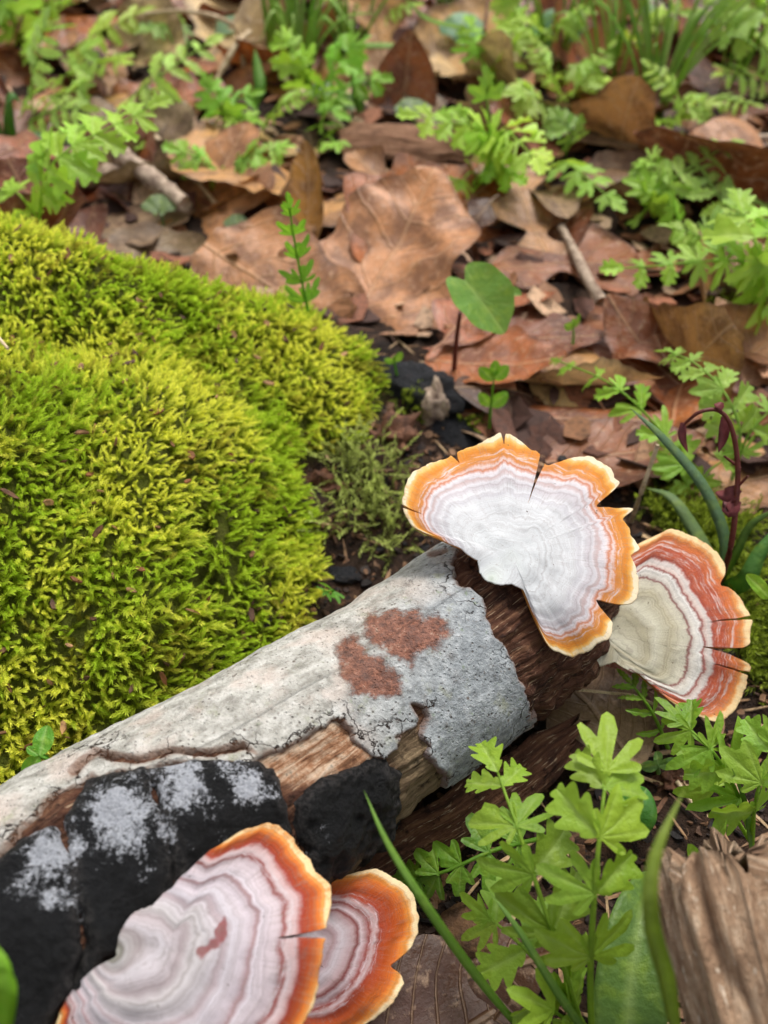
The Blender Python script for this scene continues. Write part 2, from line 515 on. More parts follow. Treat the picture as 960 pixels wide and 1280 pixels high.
def mat_frag():
    b = NB('litter_fragment')
    c = b.attr('col', 'Color')
    n = b.noise(b.coord(), 6, 5, 0.65)
    c = b.mix(c, b.mix(c, C(40, 26, 20), 0.7), b.mrange(n, 0.45, 0.65, 0, 0.8))
    return b.finish(c, 0.65, b.bump(n, 0.5, 0.1), 0.3)

def mat_plain(name, col, rough=0.5, trans=0.0):
    b = NB(name)
    v = b.coord()
    n = b.noise(v, 5, 5, 0.6)
    c = b.mix(col, tuple(x * 0.55 for x in col), b.mrange(n, 0.4, 0.7, 0, 0.7))
    return b.finish(c, rough, b.bump(n, 0.3, 0.08), 0.35, trans)

M_SOIL = mat_soil()
M_MOSS = mat_moss('moss')
M_GREEN = mat_green('leaflet_green')
M_BLADE = mat_green('grass_green', 0.5, 0.25)
M_DEAD = mat_deadleaf()
M_BARK = mat_bark()
M_CORE = mat_wood('decayed_wood', C(44, 27, 22), C(98, 64, 48), C(150, 110, 82), C(204, 178, 146))
M_CHUNK = mat_wood('weathered_wood', C(128, 98, 76), C(184, 150, 120), C(226, 202, 174), C(236, 218, 194), False)
M_CRUST = mat_crust()
M_TWIG = mat_twig('twig_grey', C(120, 98, 84), C(196, 174, 152))
M_TWIGD = mat_twig('twig_brown', C(70, 46, 36), C(128, 88, 66))
M_STRAW = mat_twig('dry_straw', C(176, 148, 112), C(222, 200, 166))
M_CHAR = mat_char()
M_FRAG = mat_frag()
M_REDSTEM = mat_plain('red_stem', C(104, 48, 40), 0.45)
M_BUD = mat_plain('bud_maroon', C(132, 66, 66), 0.5, 0.2)
M_STONE = mat_twig('brown_stone', C(70, 50, 36), C(112, 82, 56))

# ------------------------------------------------------------------ ground with the mossy mound
_mc = []
for px, py, z in [
    (0, 262, 6.4), (100, 292, 5.9), (200, 330, 5.0), (330, 380, 3.5), (400, 412, 2.5), (450, 448, 1.6),
    (-150, 230, 6.6), (-150, 330, 6.2), (0, 345, 5.9), (100, 372, 5.2), (200, 392, 4.5), (300, 428, 3.6), (400, 480, 2.1), (436, 540, 1.1),
    (60, 420, 4.7), (150, 418, 4.3), (-120, 420, 5.0), (230, 418, 3.9),
    (20, 458, 5.7), (150, 474, 5.1), (250, 496, 4.2), (325, 545, 2.9), (-150, 462, 5.8),
    (50, 600, 4.5), (50, 750, 3.2), (50, 900, 2.0), (200, 600, 3.9), (200, 740, 2.8), (200, 850, 1.9),
    (290, 610, 3.0), (290, 700, 2.2), (285, 790, 1.5), (345, 650, 1.6), (365, 720, 1.1), (-150, 650, 4.6), (-150, 850, 3.0),
    (345, 575, 1.9), (378, 600, 1.2)]:
    q = P(px, py, z); _mc.append((q[0], q[1], max(z - 0.5, 0.3) if z > 1.2 else z * 0.7))
for px, py, back in [(0, 262, 2.2), (100, 292, 2.2), (200, 330, 2.2), (330, 380, 2.0), (400, 412, 1.8), (450, 448, 1.6), (-150, 230, 2.2)]:
    z = {0: 6.4, 100: 5.9, 200: 5.0, 330: 3.5, 400: 2.5, 450: 1.6, -150: 6.6}[px]
    q = P(px, py, z)
    _mc.append((q[0] + 0.2, q[1] + back, z * 0.55)); _mc.append((q[0] + 0.5, q[1] + back * 2.4, 0.0))
for px, py, z in [(500, 480, 0.4), (480, 560, 0.3), (440, 600, 0.3), (450, 650, 0.3), (420, 690, 0.3), (405, 760, 0.2), (402, 600, 0.4), (560, 520, 0.2), (600, 600, 0.0), (640, 450, 0.0),
                  (560, 400, 0.0), (700, 700, 0.0), (800, 900, 0.0), (600, 1100, 0.0), (330, 900, 0.2), (100, 1100, 0.4), (-200, 1150, 0.8), (900, 500, 0.0), (300, 1250, 0.0)]:
    q = P(px, py, z); _mc.append((q[0], q[1], z))
for x, y in [(-26, 25), (-26, 10), (-24, 34), (-14, 36), (0, 34), (12, 30), (-26, 0), (0, -6), (15, 5), (-14, -8)]:
    _mc.append((x, y, 0.0))
_mc = np.array(_mc)
_D = np.linalg.norm(_mc[:, None, :2] - _mc[None, :, :2], axis=2)
_W = np.linalg.solve(np.vstack([np.hstack([_D, np.ones((len(_mc), 1))]), np.append(np.ones(len(_mc)), 0)]), np.append(_mc[:, 2], 0))

def mound(x, y):
    x = np.asarray(x, float); y = np.asarray(y, float)
    r = np.full(x.shape, _W[-1])
    for k in range(len(_mc)):
        r = r + _W[k] * np.hypot(x - _mc[k, 0], y - _mc[k, 1])
    win = sstep(-28, -23, x) * sstep(14, 9, x) * sstep(38, 33, y) * sstep(-9, -4, y)
    return np.maximum(r, 0) * win

MOSS = [(-500, 150), (-200, 215), (0, 255), (90, 281), (200, 321), (330, 371), (400, 402), (452, 440), (482, 478), (464, 512), (454, 556), (402, 562),
        (362, 572), (386, 640), (402, 700), (398, 765), (330, 850), (200, 960), (0, 1040), (-500, 1240)]
CLEFT = [(232, 630), (256, 636), (266, 700), (270, 752), (246, 748), (238, 700)]

def gz(x, y):
    x = np.asarray(x, float); y = np.asarray(y, float)
    p = np.stack([x, y, 0 * x], -1)
    near = sstep(120, 60, np.hypot(x, y))
    g = 0.28 * fbm(p * 0.32, 3, 3) + (0.12 * fbm(p * 1.7, 3, 5)) * near
    m = mound(x, y)
    z = m + g * (1 - 0.6 * sstep(0.5, 2.0, m))
    z = z + 0.30 * sstep(0.8, 2.0, m) * vnoise(p * 0.6, 9)
    px, py = proj(np.stack([x, y, z], -1))
    z = z - 0.9 * sstep(-10, 14, sdist(px, py, CLEFT)) * (m > 0.8)
    return z

def gz1(x, y):
    return float(gz(np.array([x]), np.array([y]))[0])

def G(px, py, dz=0.0):                                   # the point of the ground seen at that place
    d = ray(px, py)
    q = CO + d * np.arange(7.0, 90.0, 0.12)[:, None]
    hit = q[:, 2] < gz(q[:, 0], q[:, 1])
    q = q[int(np.argmax(hit)) if hit.any() else -1].copy()
    q[2] += dz
    return q

def _axis(lo, hi, step, far, n):
    mid = np.arange(lo, hi + 1e-6, step)
    e = np.geomspace(step, far - hi, n)
    f = np.geomspace(step, far + lo, n)
    return np.concatenate([(lo - f)[::-1], mid, hi + e])

gx = _axis(-22, 26, 0.2, 600, 34)
gy = _axis(-4, 48, 0.2, 900, 36)
GX, GY = np.meshgrid(gx, gy, indexing='ij')
V = np.stack([GX, GY, gz(GX.ravel(), GY.ravel()).reshape(GX.shape)], -1).reshape(-1, 3)
tag(link('ground', mesh_data('ground', V, grid_faces(len(gx), len(gy)), M_SOIL, mossy=sstep(-14, 4, sdist(*proj(V), MOSS)) * (mound(V[:, 0], V[:, 1]) > 0.5))), kind='structure')

# ------------------------------------------------------------------ moss
def shoots(pts, nrm, lean, length, K, lw, ll, col_base, col_tip, patch, curl=1.0):
    """one leafy shoot per point: narrow leaves round a nodding stem; all arrays by shoot"""
    n = len(pts)
    s = (np.linspace(0.12, 1.0, K) ** 0.75)[None, :]                                   # place along the stem
    up = nrm[:, None, :]; ln = lean[:, None, :]
    L = length[:, None, None]
    def pos(t):
        t = t[..., None]
        return pts[:, None, :] + L * (up * (t - 0.30 * curl * t ** 2) + ln * (0.62 * curl * t ** 2))
    c = pos(s + 0 * length[:, None])
    tan = unit(up * (1 - 0.6 * curl * s[..., None]) + ln * (1.24 * curl * s[..., None]))
    a = (np.arange(K) * 2.399)[None, :] + rng.uniform(0, 6.28, (n, 1))
    e1 = unit(np.cross(tan, np.array([0.31, 0.2, 0.93])))
    e2 = np.cross(tan, e1)
    rad = e1 * np.cos(a)[..., None] + e2 * np.sin(a)[..., None]
    spread = (0.95 - 0.35 * s)[..., None] * rng.uniform(0.7, 1.25, (n, K, 1))
    d = unit(tan + rad * spread + ln * 0.25)
    wd = unit(np.cross(d, rad + 0.4 * tan))
    l = (ll * (0.65 + 0.35 * np.sin(np.pi * np.clip(s, 0, 1) ** 0.8)))[..., None] * rng.uniform(0.75, 1.25, (n, K, 1)) * (length / length.mean())[:, None, None]
    ww = lw * rng.uniform(0.8, 1.2, (n, K, 1))
    b0 = c
    tip = c + d * l + ln * 0.12 * l
    mid = c + d * l * 0.45 + rad * 0.02 * l
    V = np.stack([b0, mid - wd * ww, tip, mid + wd * ww], 2)                 # n,K,4,3
    F = np.arange(n * K * 4, dtype=np.int32).reshape(-1, 4)
    f = (sstep(0.15, 0.95, s) + 0 * length[:, None])[..., None]
    col = col_base[:, None, :] * (1 - f) + col_tip[:, None, :] * f
    col = col * rng.uniform(0.82, 1.18, (n, K, 1))
    cc = np.ones((n, K, 4, 4)); cc[..., :3] = col[:, :, None, :]
    cc[:, :, 2, :3] *= 1.12
    return V.reshape(-1, 3), F, cc.reshape(-1, 4)

def normals(x, y, e=0.25):
    dx = (gz(x + e, y) - gz(x - e, y)) / (2 * e)
    dy = (gz(x, y + e) - gz(x, y - e)) / (2 * e)
    return unit(np.stack([-dx, -dy, np.ones_like(dx)], -1))

N0 = 36000
mx = rng.uniform(-17, 2.5, N0); my = rng.uniform(7.5, 30, N0)
mz = gz(mx, my)
px, py = proj(np.stack([mx, my, mz], -1))
edge = 8 * fbm(np.stack([mx, my, 0 * mx], -1) * 1.1, 3, 21)
ok = (sdist(px, py, MOSS) + edge > 0) & (px > -330) & (sdist(px, py, CLEFT) < 2) & (mound(mx, my) > 0.35)
mx, my, mz, px, py = mx[ok], my[ok], mz[ok], px[ok], py[ok]
nr = normals(mx, my)
slope = nr * np.array([1, 1, 0])
pp = np.stack([mx, my, mz], -1)
far = sstep(17.5, 19.5, my)[:, None]
lean = slope * 0.9 + np.array([0.36, -0.12, 0.0]) * (1 - far) + np.array([0.15, -0.25, 0.10]) * far
swirl = np.stack([vnoise(pp * 0.5, 31), vnoise(pp * 0.5, 32), 0 * mx], -1)
lean = lean * 0.75 + 0.5 * swirl + rng.normal(0, 0.5, (len(mx), 3))
lean = unit(lean)
up = unit(nr * 0.8 + np.array([0, 0, 0.35]) + rng.normal(0, 0.22, (len(mx), 3)))
ln_ = rng.uniform(0.32, 0.58, len(mx)) * (1 + 0.28 * vnoise(pp * 1.4, 41))
pt = fbm(pp * 0.55, 3, 51); pt2 = fbm(pp * 2.2, 2, 52)
brown = sstep(0.42, 0.85, pt2 + 0.35 * vnoise(pp * 0.35, 53) + rng.normal(0, 0.22, len(mx)))[:, None]
yel = sstep(-0.5, 0.5, pt + rng.normal(0, 0.25, len(mx)))[:, None]
grn = np.array(C(192, 218, 62)); ylw = np.array(C(244, 244, 100))
tipc = grn * (1 - yel) + ylw * yel
tipc = tipc * (1 - 0.62 * brown) + np.array(C(150, 130, 48)) * 0.62 * brown
basec = np.array(C(148, 166, 34)) * (1 - 0.7 * brown) + np.array(C(104, 76, 30)) * 0.7 * brown
Vm, Fm, Cm = shoots(pp - nr * 0.12, up, lean, ln_, 26, 0.018, 0.125, basec, tipc, None, 1.0)
o = link('moss', mesh_data('moss', Vm, Fm, M_MOSS, smooth=False, col=Cm))
tag(o, 'thick bright yellow-green cushion moss covering the mound behind the log', 'moss', kind='stuff')

def moss_patch(name, blobs, count, L, K, lw, ll, base, tip, label, curl=1.0, stand=0.6):
    pts = []
    for (bx, by, rx, ry) in blobs:
        q = G(bx, by)
        sc = np.linalg.norm(q - CO) / FOC
        k = max(4, int(count * rx * ry / sum(b[2] * b[3] for b in blobs)))
        a = rng.uniform(0, 6.283, k); r = np.sqrt(rng.uniform(0, 1, k))
        pts.append(np.stack([q[0] + np.cos(a) * r * rx * sc, q[1] + np.sin(a) * r * ry * sc * 1.5], -1))
    p = np.vstack(pts)
    z = gz(p[:, 0], p[:, 1])
    pp = np.stack([p[:, 0], p[:, 1], z + rng.uniform(-0.05, 0.15, len(z))], -1)
    n = len(pp)
    ln = unit(rng.normal(0, 0.6, (n, 3)) + np.array([0.1, -0.5, 0.1]))
    up = unit(np.array([0, 0, stand]) + rng.normal(0, 0.35, (n, 3)))
    L_ = L * rng.uniform(0.6, 1.3, n)
    t = rng.uniform(0, 1, (n, 1))
    V, F, cc = shoots(pp, up, ln, L_, K, lw, ll, np.array(base) * np.ones((n, 3)), np.array(tip) * (0.7 + 0.5 * t), None, curl)
    tag(link(name, mesh_data(name, V, F, M_MOSS, smooth=False, col=cc)), label, 'moss', kind='stuff')

moss_patch('feather_moss', [(470, 610, 34, 44), (440, 600, 24, 24), (490, 660, 22, 40), (430, 655, 22, 14), (405, 665, 14, 12)], 260, 1.05, 26, 0.022, 0.13,
           C(112, 120, 52), C(196, 208, 116), 'loose pale feathery moss on bare soil between the cushion moss and the log', 0.8, 0.5)
moss_patch('ground_moss', [(880, 655, 60, 30), (925, 745, 30, 60), (905, 700, 40, 40), (840, 640, 40, 16), (940, 820, 26, 40), (590, 535, 12, 8), (510, 505, 16, 14), (535, 515, 8, 6)], 1500, 0.55, 15, 0.024, 0.16,
           C(70, 86, 24), C(150, 166, 52), 'short dark green moss on the soil behind the cream and rust bracket')

# ------------------------------------------------------------------ the fallen log
LA = np.array([-4.397, 6.396, 2.76]); LB = np.array([3.085, 12.702, 2.396])
RA, RB = 2.48, 2.07
AX = unit(LB - LA); LLEN = np.linalg.norm(LB - LA)
E1 = unit(np.array([0, 0, 1.0]) - AX * AX[2]); E2 = np.cross(AX, E1)

def log_r(t):
    return RA + (RB - RA) * t - 0.15 * np.exp(-((t - 0.50) / 0.25) ** 2) + 0.16 * np.exp(-((t - 1.0) / 0.18) ** 2)

def log_pt(t, a, r):
    t = np.asarray(t)[..., None]; a = np.asarray(a)[..., None]; r = np.asarray(r)[..., None]
    return LA + (LB - LA) * t + r * (np.cos(a) * E1 + np.sin(a) * E2)

def on_log(px, py, dr=0.0):                               # the point of the log seen at that place
    d = unit(ray(px, py))
    q = CO + d * np.arange(6, 40, 0.02)[:, None]
    t = (q - LA) @ AX / LLEN
    hit = (np.linalg.norm(q - LA - (LB - LA) * t[:, None], axis=1) < log_r(t) + dr) & (t > -2) & (t < 1.12)
    return q[int(np.argmax(hit))] if hit.any() else CO + d * 19

NT, NA = 420, 300
tt = np.concatenate([np.linspace(-1.9, -0.55, 60), np.linspace(-0.545, 1.11, NT - 60)])
aa = np.linspace(0, 2 * math.pi, NA, endpoint=False)
TT, AA = np.meshgrid(tt, aa, indexing='ij')
R0 = log_r(TT)
base = log_pt(TT, AA, R0)
LX, LY = proj(base)
und = 0.10 * fbm(base * 0.5, 3, 61)
FACING = (unit(base - (LA + (LB - LA) * TT[..., None])) * unit(CO - base)).sum(-1)
luv = np.stack([TT * LLEN, AA * 2.3, 0 * AA], -1)
jag = 8 * fbm(base * 1.8, 3, 62) + 2.6 * fbm(base * 6.0, 3, 69)
BARK = [(-400, 1240), (-60, 1090), (0, 1060), (60, 990), (105, 968), (190, 958), (305, 950), (325, 938), (350, 930), (395, 915), (415, 900), (432, 902), (445, 925), (462, 950), (487, 952),
        (503, 940), (508, 918), (526, 914), (546, 955), (572, 1000), (600, 975), (640, 945), (668, 912), (674, 888), (657, 850), (640, 810), (612, 770), (606, 742), (588, 727), (568, 716),
        (574, 690), (566, 655), (540, 560), (-400, 560)]
bm = sdist(LX, LY, BARK) + jag
for crack in ([(85, 962), (120, 938), (170, 948), (215, 936), (262, 938), (304, 925), (322, 940), (306, 932), (262, 944), (215, 942), (170, 954), (122, 945), (92, 966)],
              [(520, 880), (534, 884), (540, 896), (530, 916), (500, 922), (526, 910), (530, 898)],
              [(525, 672), (542, 668), (538, 680), (520, 690)], [(535, 690), (556, 684), (550, 690), (536, 694)]):
    bm = np.minimum(bm, -(sdist(LX, LY, crack) + 0.3 - 1.5 * fbm(base * 4, 2, 70)))
log = thing('fallen_log', LA - np.array([0, 0, RA]), 'grey-barked fallen log with peeling bark and charred black side, brackets growing on it', 'log')
LO = LA - np.array([0, 0, RA])
tanz = sstep(-25, 15, sdist(LX, LY, [(470, 930), (540, 925), (585, 1000), (560, 1060), (480, 1120), (400, 1150), (470, 1080), (510, 1030), (500, 960)]) + 18 * fbm(base * 1.5, 3, 75))
buffz = sstep(-12, 12, sdist(LX, LY, [(300, 935), (420, 895), (460, 930), (470, 955), (390, 990), (350, 965)]) + 14 * fbm(base * 2, 3, 76))
# bare wood under the bark; the far end is broken and splintered
fib = 0.05 * fbm(np.stack([TT * LLEN * 0.6, AA * 14, 0 * AA], -1), 4, 63) + 0.05 * fbm(base * 3.5, 4, 80)
rc = R0 - 0.17 + und + fib
endj = sstep(0.98, 1.11, TT)
rc = rc * (1 - 0.16 * endj) + 0.10 * fbm(base * 2.6, 4, 79) * sstep(0.70, 0.85, TT)
core = log_pt(TT, AA, rc)
ej = 0.55 * fbm(np.stack([np.cos(AA) * 2.6, np.sin(AA) * 2.6, 0 * AA], -1), 4, 64)
core = core + (ej * endj)[..., None] * AX
ring_in = core[-1] * 0.35 + (LA + (LB - LA) * 1.06) * 0.65 + AX * (0.7 * fbm(np.stack([np.cos(aa) * 5, np.sin(aa) * 5, 0 * aa], -1), 3, 65))[:, None]
ctr = (LA + (LB - LA) * 1.04)[None, :]
Vc = np.vstack([core.reshape(-1, 3), ring_in, ctr])
i = np.arange(NA, dtype=np.int32)
Fc = [grid_faces(NT + 1, NA, wrap_v=True), np.stack([NT * NA + i, NT * NA + (i + 1) % NA, np.full(NA, (NT + 1) * NA)], 1).astype(np.int32)]
luvc = np.vstack([luv.reshape(-1, 3), np.stack([np.full(NA, LLEN * 1.1), aa * 1.0, 0 * aa], -1), [[LLEN, 0, 0]]])
part('wood_core', Vc, Fc, M_CORE, log, LO, label='brown fibrous bare wood with a broken end', luv=luvc, tan=np.concatenate([tanz.ravel(), np.zeros(NA + 1)]), buff=np.concatenate([buffz.ravel(), np.zeros(NA + 1)]))
# bark sheet, its torn edge diving under the wood surface
mcm = bm / 62.0
dip = sstep(-0.05, 0.015, mcm)
lift = 0.05 * sstep(0.35, 0.02, mcm) * sstep(-0.2, 0.3, vnoise(base * 1.3, 66))
rb = R0 - 0.30 + 0.24 * dip + und + lift + 0.02 * fbm(base * 3.0, 3, 67)
bark = log_pt(TT, AA, rb)
F = grid_faces(NT, NA, wrap_v=True)
keep = (mcm.ravel()[F] > -0.16).any(1) & (TT.ravel()[F] < 1.03).all(1)
def rust_at(x, y):
    a = sdist(x, y, [(455, 778), (480, 766), (515, 765), (550, 774), (557, 790), (545, 804), (525, 808), (515, 828), (500, 814), (480, 802), (462, 800)])
    b_ = sdist(x, y, [(425, 808), (440, 795), (460, 815), (480, 828), (502, 850), (500, 863), (470, 870), (445, 862), (432, 840)])
    return sstep(-22, 16, np.maximum(a, b_))
cool = sstep(430, 600, LX + 0.35 * (LY - 800) + 40 * fbm(base * 0.8, 3, 68))
used = np.unique(F[keep]); remap = np.full(NT * NA, -1, np.int32); remap[used] = np.arange(len(used), dtype=np.int32)
part('bark', bark.reshape(-1, 3)[used], remap[F[keep]], M_BARK, log, LO, luv=luv.reshape(-1, 3)[used], rust=rust_at(LX, LY).ravel()[used],
     cool=cool.ravel()[used], edge=sstep(0.07, 0.0, mcm).ravel()[used], near=sstep(0.5, 0.1, mcm + 0.3 * fbm(base * 1.1, 2, 78)).ravel()[used])
# black crust plates with white powder
PLATES = [([(-160, 1150), (0, 1066), (25, 1044), (66, 1032), (86, 1075), (96, 1130), (104, 1190), (60, 1320), (-160, 1420)], (55, 1075, 62), 'charred black crust plate with faint powder'),
          ([(80, 1022), (112, 970), (150, 962), (180, 966), (192, 1000), (207, 1045), (214, 1100), (210, 1340), (70, 1340), (110, 1180), (96, 1110)], (150, 1035, 85), 'black crust plate thickly dusted white'),
          ([(190, 966), (240, 952), (300, 946), (340, 962), (356, 990), (366, 1040), (384, 1100), (380, 1340), (220, 1340), (224, 1100), (214, 1040)], (270, 1010, 95), 'black crust plate dusted white along the top'),
          ([(368, 1002), (395, 985), (440, 962), (480, 955), (500, 975), (508, 1010), (497, 1045), (462, 1078), (420, 1102), (394, 1108), (378, 1050)], (412, 1055, 30), 'smooth black rounded crust plate')]
POWDER = [(100, 1050, 30, .7), (170, 985, 26, .7), (285, 965, 26, .7), (62, 1066, 42, 1.1), (75, 1110, 40, .8), (30, 1100, 30, .6), (150, 1022, 52, 1.15), (130, 1060, 34, .8), (185, 1075, 26, .7), (228, 980, 40, 1.1), (250, 1000, 26, .7), (315, 988, 32, .95), (205, 1040, 20, .8), (280, 1060, 30, .5), (400, 1040, 18, .55), (385, 1075, 14, .5)]
for poly, (wx, wy, wr), lab in PLATES:
    d = (sdist(LX, LY, poly) + 3.5 + 6 * fbm(base * 2.0, 3, 71) + 3 * fbm(base * 6.0, 2, 77)) / 66.0
    h = 0.10 * (1 - np.exp(-np.maximum(d, 0) / 0.08)) + 0.12 * fbm(base * 1.2, 3, 72) + 0.05 * fbm(base * 5, 3, 73)
    rr = R0 - 0.30 + und + 0.22 * sstep(-0.08, 0.02, d) + h * sstep(-0.02, 0.1, d)
    Vk = log_pt(TT, AA, rr).reshape(-1, 3)
    kp = (d.ravel()[F] > -0.12).any(1) & (TT.ravel()[F] < 0.9).all(1) & (FACING.ravel()[F] > -0.25).all(1)
    us = np.unique(F[kp]); rm = np.full(NT * NA, -1, np.int32); rm[us] = np.arange(len(us), dtype=np.int32)
    pw = np.max([np.exp(-(np.hypot(LX - a_, (LY - b_) * 0.8) / c_) ** 2) * e_ for a_, b_, c_, e_ in POWDER], axis=0).ravel()[us]
    part('black_crust', Vk[us], rm[F[kp]], M_CRUST, log, LO, label=lab, powder=pw, rim=sstep(0.35, 0.1, d).ravel()[us])

# ------------------------------------------------------------------ bracket fungi
def bracket(name, centre, attach, rise, normal, outline, mat, label, slits=(), rcol=1.2, thick=0.16, dome=0.0, wave=0.1, waves=5, seed=0, ridge=0.012, attach_at=None, jagg=0.02, ringc=None):
    n = unit(normal)
    a0 = attach_at if attach_at is not None else on_log(*attach)
    o3 = np.asarray(a0) + n * rise
    def onplane(px, py):
        d = ray(px, py)
        return CO + d * (((o3 - CO) @ n) / (d @ n))
    c0 = onplane(*centre)
    e1 = unit(np.array([1.0, 0, 0]) - n * n[0]); e2 = np.cross(n, e1)
    q = np.array([onplane(*p) - c0 for p in outline])
    ang = np.unwrap(np.arctan2(q @ e2, q @ e1)); rad = np.linalg.norm(q, axis=1)
    if ang[-1] < ang[0]:
        ang, rad = ang[::-1], rad[::-1]
    for k in range(1, len(ang)):
        ang[k] = max(ang[k], ang[k - 1] + 0.004)
    NTH, NR = 900, 90
    th = ang[0] + np.arange(NTH) * 2 * math.pi / NTH
    aw = np.concatenate([ang - 2 * math.pi, ang, ang + 2 * math.pi]); rw = np.tile(rad, 3)
    R = np.interp(th, aw, rw)
    ker = np.hanning(13); ker /= ker.sum()
    R = np.convolve(np.concatenate([R[-6:], R, R[:6]]), ker, 'valid')
    circ = np.stack([np.cos(th), np.sin(th), 0 * th], -1)
    R = R * (1 + jagg * fbm(circ * 9, 4, seed + 5))
    k2 = np.hanning(261); k2 /= k2.sum()
    Rs = np.convolve(np.concatenate([R[-130:], R, R[:130]]), k2, 'valid')
    Rs = np.maximum(np.maximum(Rs, R * 0.97), rcol)
    Rc = R.copy()
    for (ix, iy), (ox, oy), wd in slits:
        qi = onplane(ix, iy) - c0; qo = onplane(ox, oy) - c0
        ta = math.atan2(qo @ e2, qo @ e1); ti = math.atan2(qi @ e2, qi @ e1); ri = np.linalg.norm(qi)
        dlt = (th - ta + math.pi) % (2 * math.pi) - math.pi
        cut = np.clip(np.abs(dlt) / wd, 0, 1)
        Rc = np.where(cut < 1, np.minimum(Rc, ri + (R - ri) * cut ** 0.7), Rc)
    s = np.linspace(0, 1, NR) ** 0.85
    rr = s[:, None] * Rc[None, :]
    rr = np.minimum(s[:, None] * R[None, :], Rc[None, :])
    at2 = onplane(*(attach if ringc is None else ringc)) - c0
    da = np.hypot(rr * np.cos(th) - at2 @ e1, rr * np.sin(th) - at2 @ e2)
    q_ = rr / Rs[None, :]
    Re = Rs.mean() + (Rs[None, :] - Rs.mean()) * sstep(0.0, 0.28, q_)
    sc = da / (da + np.maximum(Re - rr, 0) + 1e-6)
    sw = sstep(0.25, 1.05, q_)
    rim_ = sstep(0.0, 0.12, 1 - rr / Rs[None, :])
    sc = np.maximum(sc, 0)
    x = rr * np.cos(th); y = rr * np.sin(th)
    pl = c0 + x[..., None] * e1 + y[..., None] * e2
    rings = ridge * np.sin(sc * 46 + 2.2 * vnoise(np.stack([x, y, 0 * x], -1) * 1.2, seed)) * sstep(0.1, 0.4, sc)
    z = dome * (rr ** 2) / (Rs.mean() ** 2) + wave * sw * (np.sin(waves * th + seed) * 0.6 + 0.8 * vnoise(np.stack([np.cos(th) * 2.4, np.sin(th) * 2.4, 0 * th], -1), seed + 3))[None, :]
    z = z + rings + 0.03 * fbm(np.stack([x, y, 0 * x], -1) * 1.6, 3, seed + 9)
    vd = unit(CO - pl)
    top = pl + vd * (z / np.maximum((vd @ n), 0.3))[..., None]
    tk = thick * np.sqrt(np.clip(1 - s ** 5, 0, 1))[:, None] + 0.035
    nn = np.broadcast_to(n, top.shape)
    tk = tk * np.ones_like(rr)
    out = (np.cos(th)[:, None] * e1 + np.sin(th)[:, None] * e2)
    rim = top[-1] - n * 0.02 + out * 0.015
    bot = (top - nn * tk[..., None])[::-1]
    Vb = np.concatenate([top, rim[None], bot], 0)
    nr_ = 2 * NR + 1
    Vf = Vb.reshape(-1, 3)
    sa = np.concatenate([sc, sc[-1:], sc[::-1]], 0).ravel()
    an = np.tile(th, nr_)
    un = np.concatenate([np.zeros_like(sc), np.full((1, NTH), 0.1), np.ones_like(sc)], 0).ravel()
    return solo(name, Vf, grid_faces(nr_, NTH, wrap_v=True), mat, label, 'bracket fungus', 'bracket fungi on the log', origin=a0, s=np.clip(sa, 0, 1), ang=an, under=un)

WHT = C(224, 227, 228)
m_up = mat_bracket('bracket_white', [(0.0, C(188, 198, 182)), (0.12, C(214, 220, 214)), (0.3, WHT), (0.60, C(224, 225, 227)), (0.64, C(208, 206, 210)), (0.67, C(226, 225, 228)), (0.72, C(202, 194, 198)), (0.74, C(222, 219, 223)), (0.775, C(200, 176, 174)), (0.79, C(220, 214, 218)),
    (0.81, C(232, 222, 224)), (0.835, C(206, 126, 84)), (0.85, C(230, 206, 200)), (0.87, C(216, 136, 66)), (0.91, C(224, 150, 72)), (0.935, C(220, 134, 44)), (0.965, C(234, 160, 64)), (0.99, C(244, 200, 122)), (1.0, C(248, 230, 194))], 0.05, (0.83, 0.93, C(230, 218, 220)), None, 0.34, 0.28, 0.25)
bracket('bracket_fungus', (640, 690), (614, 724), 0.28, (0.05, -0.42, 0.9),
        [(604, 722), (598, 700), (575, 684), (545, 671), (520, 661), (506, 643), (504, 622), (512, 598), (530, 582), (560, 572), (590, 560), (612, 549), (630, 541), (655, 553), (674, 566), (684, 584), (705, 577), (738, 567), (758, 582), (776, 607),
         (752, 624), (742, 634), (770, 636), (800, 636), (774, 646), (786, 664), (802, 688), (788, 692), (797, 720), (799, 745), (790, 757), (768, 756), (742, 746), (752, 762), (767, 778), (762, 797), (742, 812), (715, 818), (690, 812), (676, 796), (668, 772), (660, 748), (654, 735), (640, 729), (620, 730)],
        m_up, 'white bracket fungus with orange scalloped rim and split edge atop the log end',
        slits=[((655, 640), (677, 578), 0.035), ((576, 582), (568, 568), 0.03), ((545, 637), (504, 633), 0.012), ((630, 562), (629, 540), 0.02)], rcol=1.35, thick=0.2, dome=-0.25, wave=0.14, waves=4, seed=3, ridge=0.003)
m_rt = mat_bracket('bracket_cream', [(0.000, C(196, 190, 164)), (0.220, C(206, 202, 178)), (0.293, C(176, 166, 140)), (0.342, C(210, 206, 184)), (0.439, C(182, 174, 146)), (0.488, C(208, 204, 182)), (0.573, C(186, 178, 150)), (0.624, C(206, 200, 178)),
    (0.654, C(214, 208, 188)), (0.669, C(128, 62, 60)), (0.685, C(222, 214, 202)), (0.734, C(230, 226, 220)), (0.751, C(152, 66, 56)), (0.764, C(216, 196, 186)), (0.795, C(226, 216, 210)), (0.814, C(168, 74, 54)), (0.848, C(190, 92, 60)), (0.878, C(178, 80, 52)),
    (0.909, C(200, 104, 60)), (0.954, C(212, 116, 56)), (0.981, C(226, 150, 80)), (1.000, C(246, 214, 160))], 0.045, (0.80, 0.96, C(228, 214, 208)))
